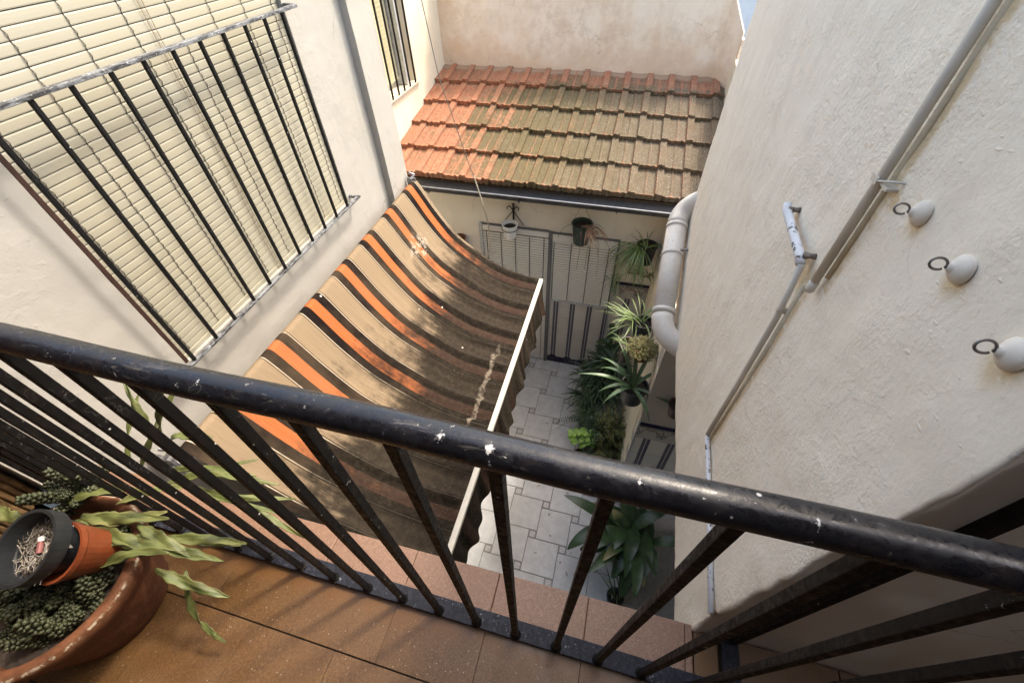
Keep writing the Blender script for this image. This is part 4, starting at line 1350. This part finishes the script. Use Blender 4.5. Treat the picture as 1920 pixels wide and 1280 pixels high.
for az, L, e0, e1 in ((3.3, .50, .75, -.25), (2.6, .40, 1.1, -.6), (2.2, .42, 1.25, .2), (1.7, .40, 1.2, .3), (1.2, .42, 1.0, .1), (2.9, .38, 1.3, -.9), (3.9, .36, .8, -1.0), (-.35, .48, .35, -.55), (-1.0, .36, .5, -1.1), (3.6, .34, .9, -.8), (.6, .38, .8, -.4), (2.0, .34, 1.45, .8)):
    build('leaf', MB().strap((c[0]-.02+r.uniform(-.01, .01), c[1]-.02, c[2]+.17), az, L, .034, e0, e1, 10, fold=.35, tone_mid=.15, tone_edge=.35), 'leaf_strap', t, smooth=True)
# round pot on the corner wall
t = potted('flower_pot', 'round brown pot hanging on the shaded corner wall, half hidden by the rough wall', (.70, 2.12, -2.92), .07, .05, .13, 'pot_brown')

# floor plants
def crown_strap(mb, c, n, L, wd, r, e0, e1):
    for i in range(n):
        az = r.uniform(0, 2*pi)
        mb.strap((c[0]+.02*cos(az), c[1]+.02*sin(az), c[2]+r.uniform(-.12, .06)), az, L*r.uniform(.7, 1.1), wd, r.uniform(*e0), r.uniform(*e1), 7, fold=.4)
    return mb
c = (-.03, 3.50, FZ)
t = potted('flower_pot', 'dark pot on the courtyard floor with a bushy dark palm-like plant', (c[0]+.1, c[1], FZ), .13, .10, .22, 'pot_black')
mb = MB()
for dx, dy, zz in ((.0, 0, .50), (.12, .1, .62), (.16, -.14, .48), (-.02, -.18, .36), (.22, .06, .72)):
    crown_strap(mb, (c[0]+.06+dx, c[1]+dy, FZ+zz), 75, .36, .024, r, (.1, 1.2), (-1.2, -.3))
    mb.tube([(c[0]+.1, c[1], FZ+.2), (c[0]+.06+dx, c[1]+dy, FZ+zz)], .012, 6)
build('foliage', mb, 'leaf_dark', t, stuff=True)
c = (.18, 3.82, FZ)
t = potted('flower_pot', 'pot with a taller leafy plant standing against the tiled courtyard wall', (c[0], c[1]-.02, FZ), .11, .09, .2, 'pot_brown')
mb = MB()
for i in range(16):
    a = r.uniform(0, 6.28); zz = FZ+.45+r.uniform(0, .55)
    mb.strap((c[0]+r.uniform(-.05, .05), c[1]-.05, zz), a, r.uniform(.18, .30), .095, r.uniform(.1, .8), r.uniform(-.9, -.1), 7, prof=lambda t: sin(pi*min(1, t*.96+.03))**.7, fold=.2)
mb.tube([(c[0], c[1]-.03, FZ+.15), (c[0]+.02, c[1]-.05, FZ+1.0)], .01, 6)
build('foliage', mb, 'leaf_dark', t, stuff=True)

# tangled shrub
c = (.22, 2.72, FZ)
t = potted('flower_pot', 'terracotta pot with a tangled olive-green shrub of thin twigs', (.30, 2.68, FZ), .17, .13, .30, 'terracotta')
mb = MB(); ml = MB(); mo = MB()
for i in range(95):
    a = r.uniform(0, 6.28); e = r.uniform(.2, 1.5); L = r.uniform(.25, .55)
    p = Vector((c[0]+.05, c[1]-.02, FZ+.30)); pts = [p.copy()]
    for q in range(8):
        a += r.uniform(-.5, .5); e += r.uniform(-.35, .25)
        p = p+Vector((cos(a)*cos(e)*.75, sin(a)*cos(e), sin(e)))*(L/8); pts.append(p.copy())
        for _ in range(7):
            tgt = ml if (p.x < .20 or r.random() < .25) else mo
            tgt.strap(p+Vector((r.uniform(-.02, .02), r.uniform(-.02, .02), r.uniform(-.02, .02))), r.uniform(0, 6.28), r.uniform(.025, .055), .014, r.uniform(-.4, 1), r.uniform(-1, .2), 3)
    mb.tube(pts, [.003]*4+[.002]*5, 4, caps=False)
build('twigs', mb, 'twig', t, stuff=True)
build('foliage', ml, 'leaf_dark', t, stuff=True)
build('new_growth', mo, 'leaf_olive', t, stuff=True)
# feathery fern in front of the palm
t = potted('flower_pot', 'pot with a low feathery dark fern between palm and shrub', (.06, 3.02, FZ), .11, .09, .2, 'pot_black')
mb = MB()
for i in range(60):
    a = r.uniform(1.9, 5.2); e0 = r.uniform(.4, 1.3); L = r.uniform(.22, .40)
    p = Vector((.07+r.uniform(-.06, .08), 3.0+r.uniform(-.1, .1), FZ+r.uniform(.25, .42)))
    for q in range(12):
        e = e0-1.6*q/12
        d = Vector((cos(a)*cos(e), sin(a)*cos(e), sin(e)))
        p = p+d*(L/12)
        for s in (-1, 1):
            mb.strap(p, a+s*1.1, .05*(1-q/14), .010, e+.1, e-.5, 2)
build('foliage', mb, 'leaf_dark', t, stuff=True)
# lime-green round leaves
t = potted('flower_pot', 'small pot with a bright lime-green round-leaved plant beside the tangled shrub', (.06, 2.56, FZ), .09, .07, .16, 'pot_brown')
def round_leaf(mb, c, rad, nrm, ruffle=.15, n=12):
    nrm = Vector(nrm).normalized(); a = nrm.cross(Vector((0, 1, .2))).normalized(); b = nrm.cross(a)
    vs = [Vector(c)-nrm*rad*.25]
    for i in range(n):
        an = 2*pi*i/n+.3
        q = rad*(1+.12*cos(4*an)) if i else rad*.45
        vs.append(Vector(c)+(a*cos(an)+b*sin(an))*q+nrm*(rad*ruffle*sin(3*an)))
    return mb.add(vs, [(0, i+1, (i+1) % n+1) for i in range(n)])
for i in range(34):
    a = r.uniform(0, 6.28); q = r.uniform(.0, 1)**.5
    x, y = .035+.15*q*cos(a), 2.60+.11*q*sin(a); z = FZ+.60-.12*q+r.uniform(-.06, .05)
    build('leaf', round_leaf(MB(), (x, y, z), r.uniform(.028, .046), (r.uniform(-.4, .3), r.uniform(-.7, .1), 1)), 'leaf_lime', t, smooth=True)
mb = MB()
for i in range(10): mb.tube([(.06, 2.56, FZ+.14), (.035+r.uniform(-.1, .1), 2.6+r.uniform(-.08, .08), FZ+.55)], .003, 4)
build('stem', mb, 'leaf_olive', t, stuff=True)
# terracotta pot with dry twigs
t = potted('flower_pot', 'wide terracotta pot with bare dry twigs nearest the railing', (.33, 2.40, FZ), .165, .12, .34, 'terracotta')
mb = MB()
for i in range(40):
    p = Vector((.33+r.uniform(-.1, .1), 2.40+r.uniform(-.1, .1), FZ+.3)); pts = [p.copy()]; a = r.uniform(0, 6.28); e = r.uniform(.5, 1.4)
    for q in range(6):
        a += r.uniform(-.6, .6); e += r.uniform(-.5, .2); p = p+Vector((cos(a)*cos(e), sin(a)*cos(e), sin(e)))*.05; pts.append(p.copy())
    mb.tube(pts, .002, 4, caps=False)
build('twigs', mb, 'twig', t, stuff=True)

# aspidistra under the balcony edge
c = (.64, 1.60, FZ)
t = potted('flower_pot', 'pot of broad glossy aspidistra leaves, some with browned tips, below the handrail', (c[0], c[1], FZ), .16, .12, .26, 'pot_brown')
prof_b = lambda t: max(.04, sin(pi*min(1, .04+t*.95))**.75)
stalk = MB()
LV = [(3.1, .50, .9, -.35), (3.5, .52, .6, -.6), (2.7, .46, 1.1, -.1), (2.2, .42, 1.2, .1), (3.9, .48, .7, -.7), (4.4, .46, .9, -.6), (4.9, .40, .9, -.5), (1.6, .40, 1.1, 0),
      (5.6, .38, .9, -.5), (.4, .38, .9, -.4), (3.3, .36, 1.3, .3), (4.1, .34, 1.25, .1), (2.9, .60, .45, -.75), (3.75, .62, .35, -.8), (1.1, .40, .9, -.2), (4.7, .56, .5, -.8), (2.4, .55, .7, -.5),
      (3.0, .42, 1.35, .6), (3.6, .45, 1.0, -.1), (4.3, .52, .6, -.5), (2.0, .5, .8, -.2), (5.2, .48, .6, -.6)]
for i, (az, L, e0, e1) in enumerate(LV+[(3.4, .5, .9, -.5), (2.9, .42, 1.2, .2), (4.2, .44, 1.0, -.2), (2.3, .48, .8, -.4), (3.8, .4, 1.1, .0), (5.0, .5, .7, -.6), (1.2, .44, .9, -.3), (3.1, .55, .5, -.7)]+[(r.uniform(1.5, 5.2), r.uniform(.45, .62), r.uniform(.4, 1.2), r.uniform(-.8, .2)) for _ in range(16)]):
    oa = r.uniform(0, 6.28); oq = r.uniform(.02, .17); az += r.uniform(-.5, .5); L *= r.uniform(.72, 1.12)
    p0 = Vector((c[0]+oq*cos(oa), c[1]+oq*sin(oa), FZ+r.uniform(.36, .70)))
    stalk.tube([(c[0]+.03*cos(az), c[1]+.03*sin(az), FZ+.22), p0], .004, 5)
    build('leaf', MB().strap(p0, az, L*1.0, r.uniform(.10, .145), e0, e1, 12, prof=prof_b, fold=.22, tip_tone=(.9 if i in (3, 6, 9, 12, 15, 18) else 0), wave=.002, curl=r.uniform(-.5, .5)), 'leaf_asp', t, smooth=True)
build('stalk', stalk, 'leaf_dark', t, stuff=True)
# thin blades beside it
t = potted('flower_pot', 'small dark pot with a few thin upright blades beside the aspidistra', (.60, 1.16, FZ), .08, .06, .15, 'pot_black')
mb = MB()
for i in range(9):
    mb.strap((.60+r.uniform(-.04, .04), 1.16+r.uniform(-.04, .04), FZ+.16), r.uniform(0, 6.28), r.uniform(.5, .9), .014, r.uniform(1.2, 1.5), r.uniform(.6, 1.4), 8, tone_mid=.3)
build('blades', mb, 'leaf_strap', t, stuff=True)

# ================================================================== BALCONY FOREGROUND
PC = Vector((-1.315, -.035, BZ))
tp = thing('plant_pot', 'big round weathered terracotta pot with crusted rim on the balcony floor', 'flower pot', PC)
RR = .222
ph_ = .275
prof = [(.001, 0), (.145, 0), (.152, .01), (.178, .10), (.196, .17), (RR-.006, ph_-.055), (RR+.004, ph_-.048), (RR+.0085, ph_-.02), (RR+.0075, ph_-.011), (RR+.0065, ph_-.008), (RR+.004, ph_-.005), (RR+.002, ph_-.003), (RR-.004, ph_), (RR-.020, ph_-.003), (RR-.028, ph_-.02), (RR-.04, ph_-.10), (.12, .10), (.001, .10)]
tn = [0, 0, 0, 0, 0, .0, .0, .0, .1, .95, .95, .1, .0, 0, 0, 0, 0, 0]
build('bowl', MB().lathe(PC, prof, 64, tones=tn, jit=.004), 'terracotta', tp, smooth=True)
build('soil', soil_mb((PC.x, PC.y, PC.z+ph_-.075), RR-.035), 'soil', tp)
# two nested plastic pots leaning on the big one
ax = Vector((-.10, -.02, 1)).normalized()
ax2 = Vector((-.08, -.34, .95)).normalized()
oc = Vector((-1.228, .062, BZ+.260))
q_ = thing('flower_pot', 'orange plastic pot tipped over inside the big terracotta pot', 'flower pot', oc)
build('body', MB().lathe(oc, [(.001, 0), (.052, 0), (.070, .10), (.073, .105), (.073, .118), (.066, .118), (.063, .10), (.048, .012), (.001, .012)], 32, ax2), 'pot_orange', q_, smooth=False)
bc = oc+ax2*.060+Vector((-.034, .004, .004))
q_ = thing('flower_pot', 'black plastic pot of dry roots nested in the orange pot', 'flower pot', bc)
build('body', MB().lathe(bc, [(.001, 0), (.058, 0), (.074, .066), (.086, .069), (.089, .108), (.081, .108), (.077, .07), (.058, .03), (.001, .03)], 36, ax2), 'pot_black', q_, smooth=False)
s1 = ax2.cross(Vector((0, 1, 0))).normalized(); s2 = ax2.cross(s1)
mb = MB()
for i in range(210):
    a = r.uniform(0, 6.28); q = sqrt(r.random())*.060
    p = bc+ax2*(.068+r.uniform(-.006, .004))+s1*(q*cos(a))+s2*(q*sin(a)); pts = [p.copy()]; d = r.uniform(0, 6.28)
    for _ in range(7):
        d += r.uniform(-.9, .9)
        p = p+(s1*cos(d)+s2*sin(d))*.006+ax2*r.uniform(-.002, .0025); pts.append(p.copy())
    mb.tube(pts, r.uniform(.0005, .0014), 4, caps=False, tone=r.random()**1.5)
build('dry_roots', mb, 'root_pale', q_, stuff=True)
mb = MB(); n = 24
cc = bc+ax2*.060
mb.add([cc]+[cc+s1*(.074*cos(2*pi*i/n))+s2*(.074*sin(2*pi*i/n)) for i in range(n)], [(0, i+1, (i+1) % n+1) for i in range(n)])
build('soil', mb, 'soil', q_)
st = bc+ax2*.074
stub = thing('cigarette_end', 'faded red and white butt lying on the dry roots in the black pot', 'butt', st)
build('butt', MB().tube([st-s1*.010+s2*.012, st+s1*.004-s2*.012], .0065, 10), 'stub', stub)
build('ash_end', MB().tube([st+s1*.0045-s2*.0125, st+s1*.010-s2*.022], [.0066, .0072], 10), 'pot_white', stub)

# sedum: beaded stems
def sedum_mesh(seed):
    q = random.Random(seed); mb = MB()
    p = Vector((0, 0, 0)); a = q.uniform(0, 6.28); e = 1.2
    L = .085; n = 10
    for i in range(n):
        e -= .07*q.uniform(.3, 1.6); a += q.uniform(-.15, .15)
        d = Vector((cos(a)*cos(e), sin(a)*cos(e), sin(e)))
        p = p+d*(L/n)
        u1 = d.cross(Vector((0, 0, 1)));
        if u1.length < .01: u1 = d.cross(Vector((1, 0, 0)))
        u1.normalize(); u2_ = d.cross(u1)
        rad = .0095*(1.0-.25*abs(i/n-.5)) if i < n-1 else .006
        for k_ in range(5):
            an = 2*pi*(k_+.5*(i % 2))/5
            o_ = p+(u1*cos(an)+u2_*sin(an))*rad
            out = (u1*cos(an)+u2_*sin(an)+d*.7).normalized()
            s = .0068*q.uniform(.75, 1.15)
            t1 = out.cross(d).normalized(); t2 = out.cross(t1)
            vs = [o_+out*s*1.3, o_+t1*s, o_+t2*s, o_-t1*s, o_-t2*s, o_-out*s]
            mb.add(vs, [(0,1,2),(0,2,3),(0,3,4),(0,4,1),(5,2,1),(5,3,2),(5,4,3),(5,1,4)])
    return mesh_of('stem', mb, M['sedum'], smooth=True)
SM = [sedum_mesh(i) for i in range(6)]
sdm = thing('sedum_plant', 'dark green beaded sedum filling the big terracotta pot', 'plant', PC+Vector((0, 0, ph_-.07)))
for i in range(78):
    a = r.uniform(0, 6.28); q = sqrt(r.random())*(RR-.085)
    if (Vector((PC.x+q*cos(a), PC.y+q*sin(a), 0))-Vector((oc.x-.02, oc.y, 0))).length < .055: continue
    share('stem', SM[i % 6], sdm, (PC.x+q*cos(a), PC.y+q*sin(a), PC.z+ph_-.085+r.uniform(-.01, .02)), (r.uniform(-.5, .5), r.uniform(-.5, .5), r.uniform(0, 6.28)), [r.uniform(.55, 1.25)]*3)
sd2 = thing('sedum_plant', 'tuft of beaded sedum at the far side of the pot by the wall', 'plant', (-1.45, .17, BZ+.25))
for i in range(22):
    share('stem', SM[i % 6], sd2, (-1.44+r.uniform(-.07, .05), .165+r.uniform(-.03, .04), BZ+.27+r.uniform(-.05, .04)), (r.uniform(-.6, .6), r.uniform(-.6, .6), r.uniform(0, 6.28)), [r.uniform(.8, 1.2)]*3)

# flat-stemmed cactus sprawling over the pot and through the railing
ep = thing('flat_cactus', 'sprawling cactus with flat green wavy stems hanging through the railing', 'plant', (-1.2, .15, BZ+.3))
prof_e = lambda t: max(.10, sin(pi*min(1, .05+t*.93))**.55)
ST = [  # start, azimuth, length, width, elevation from, to, pale
    ((-1.36, .10, -1.21), .25, .30, .055, .25, -.15, .1), ((-1.34, .12, -1.20), .0, .26, .060, .15, -.10, .6), ((-1.30, .10, -1.20), -.1, .26, .060, .15, -.3, .2),
    ((-1.22, .09, -1.20), .1, .24, .055, .1, -.3, .0), ((-1.20, .02, -1.23), .55, .26, .045, .5, .1, .0), ((-1.12, .10, -1.21), .1, .24, .050, .0, -.4, .0),
    ((-1.10, .12, -1.22), .3, .26, .045, .0, -.2, .0), ((-1.05, .06, -1.24), -.1, .22, .045, -.1, -.5, .1), ((-.99, .08, -1.27), -1.0, .17, .030, -.3, -1.3, .0),
    ((-.93, -.01, -1.37), -.6, .10, .022, -.9, -.6, .2), ((-1.48, .07, -1.2), 3.3, .16, .05, .2, -.4, .5), ((-1.42, .14, -1.2), .5, .22, .055, .3, -.1, .1),
    ((-1.16, .14, -1.2), -.2, .22, .05, .1, -.5, .0), ((-1.26, .17, -1.19), .6, .22, .05, .3, -.2, .7), ((-1.08, .14, -1.25), .15, .20, .04, .0, -.3, .3),
    ((-1.18, .25, -1.1), 1.0, .30, .035, .9, .5, .0), ((-1.06, .30, -.98), .5, .24, .038, 1.2, .8, .0), ((-1.08, .30, -1.0), 2.4, .2, .035, 1.1, .6, .0), ((-1.05, .32, -.98), .1, .15, .04, .6, -.2, .0),
    ((-1.15, .28, -1.15), .2, .30, .034, .5, -.4, .0), ((-1.12, .27, -1.2), -.1, .36, .034, .3, -.4, .0), ((-1.1, .26, -1.25), .1, .30, .034, .2, -.7, .0), ((-1.0, .29, -1.28), -.2, .26, .032, .1, -.9, .2),
    ((-1.25, .26, -1.12), 1.9, .25, .034, .8, .3, .0), ((-1.2, .24, -1.2), .5, .30, .034, .2, -.2, .0), ((-.98, .28, -1.05), -.1, .26, .032, .4, -.5, .0)]
def flat_blade(p0, az, L, wd, e0, e1, pale, q):
    mb = MB(); na, nl = 9, 26
    p = Vector(p0); a = az; vs = []; fs = []; tn = []
    ph = q.uniform(0, 6); cu = q.uniform(-.6, .6); tw = q.uniform(-.5, .5)
    ridge = [q.uniform(-1, 1) for _ in range(na)]; ridge[na//2] = 2.2
    tl = [q.uniform(0, .5) for _ in range(na)]
    for i in range(nl+1):
        t = i/nl; e = e0+(e1-e0)*t
        d = Vector((cos(a)*cos(e), sin(a)*cos(e), sin(e))); s_ = Vector((-sin(a), cos(a), 0)); u_ = s_.cross(d)
        if u_.z < 0: u_ = -u_
        s_ = (s_*cos(tw*t)+u_*sin(tw*t)).normalized(); u_ = (u_-s_*u_.dot(s_)).normalized()
        env = max(.05, sin(pi*min(1, .03+t*.95))**.65)*(1-.35*t)
        for k_ in range(na):
            f = k_/(na-1)*2-1
            edge = 1+.16*sin(t*30+ph+(1.3 if f > 0 else 0))*abs(f)**3
            off = f*wd*.5*env*edge
            hgt = .0012*ridge[k_]*env+.10*abs(off)+.006*sin(t*11+ph+f*2)*env
            vs.append(p+s_*off+u_*hgt)
            tn.append(min(1, max(0, tl[k_]*.5+pale*.55*abs(f)+max(0, t-.8)*2*pale+q.uniform(-.08, .12))))
        p = p+d*(L/nl); a += cu/nl
    for i in range(nl):
        for k_ in range(na-1):
            b = i*na+k_; fs.append((b, b+1, b+na+1, b+na))
    return mb.add(vs, fs, tn)
for p0, az, L, wd, e0, e1, pale in ST:
    build('flat_stem', flat_blade(p0, az, L*.98, wd*.74, e0, e1, max(pale, .15), r), 'leaf_flat', ep, smooth=True, solid=.0016)

# ribbed curtain in the doorway at the far left
ct = thing('strip_curtain', 'brown ribbed strip curtain hanging in the doorway beside the balcony', 'curtain', (-1.85, -.1, BZ))
for i in range(24):
    y = .165-.021*i
    mt = 'curtain'
    pts = [(-1.86+.003*sin(q*1.7+i), y, BZ+.02+q*.06) for q in range(22)]
    build('strand', MB().tube(pts, [.0085 if q % 2 else .0105 for q in range(22)], 6), mt, ct, loc=(-1.86, y, BZ))
lin = thing('door_lining', 'dark wooden board behind the strip curtain', 'door', (-1.9, -.1, BZ))
build('board', MB().box((-1.93, -.9, BZ), (-1.90, .186, .3)), 'pot_brown', lin)

# ------------------------------------------------------------------ lift everything so that the courtyard floor lies at z = 0
for o in scene.objects:
    if o.parent is None and o.type in ('MESH', 'EMPTY'):
        o.location.z += H
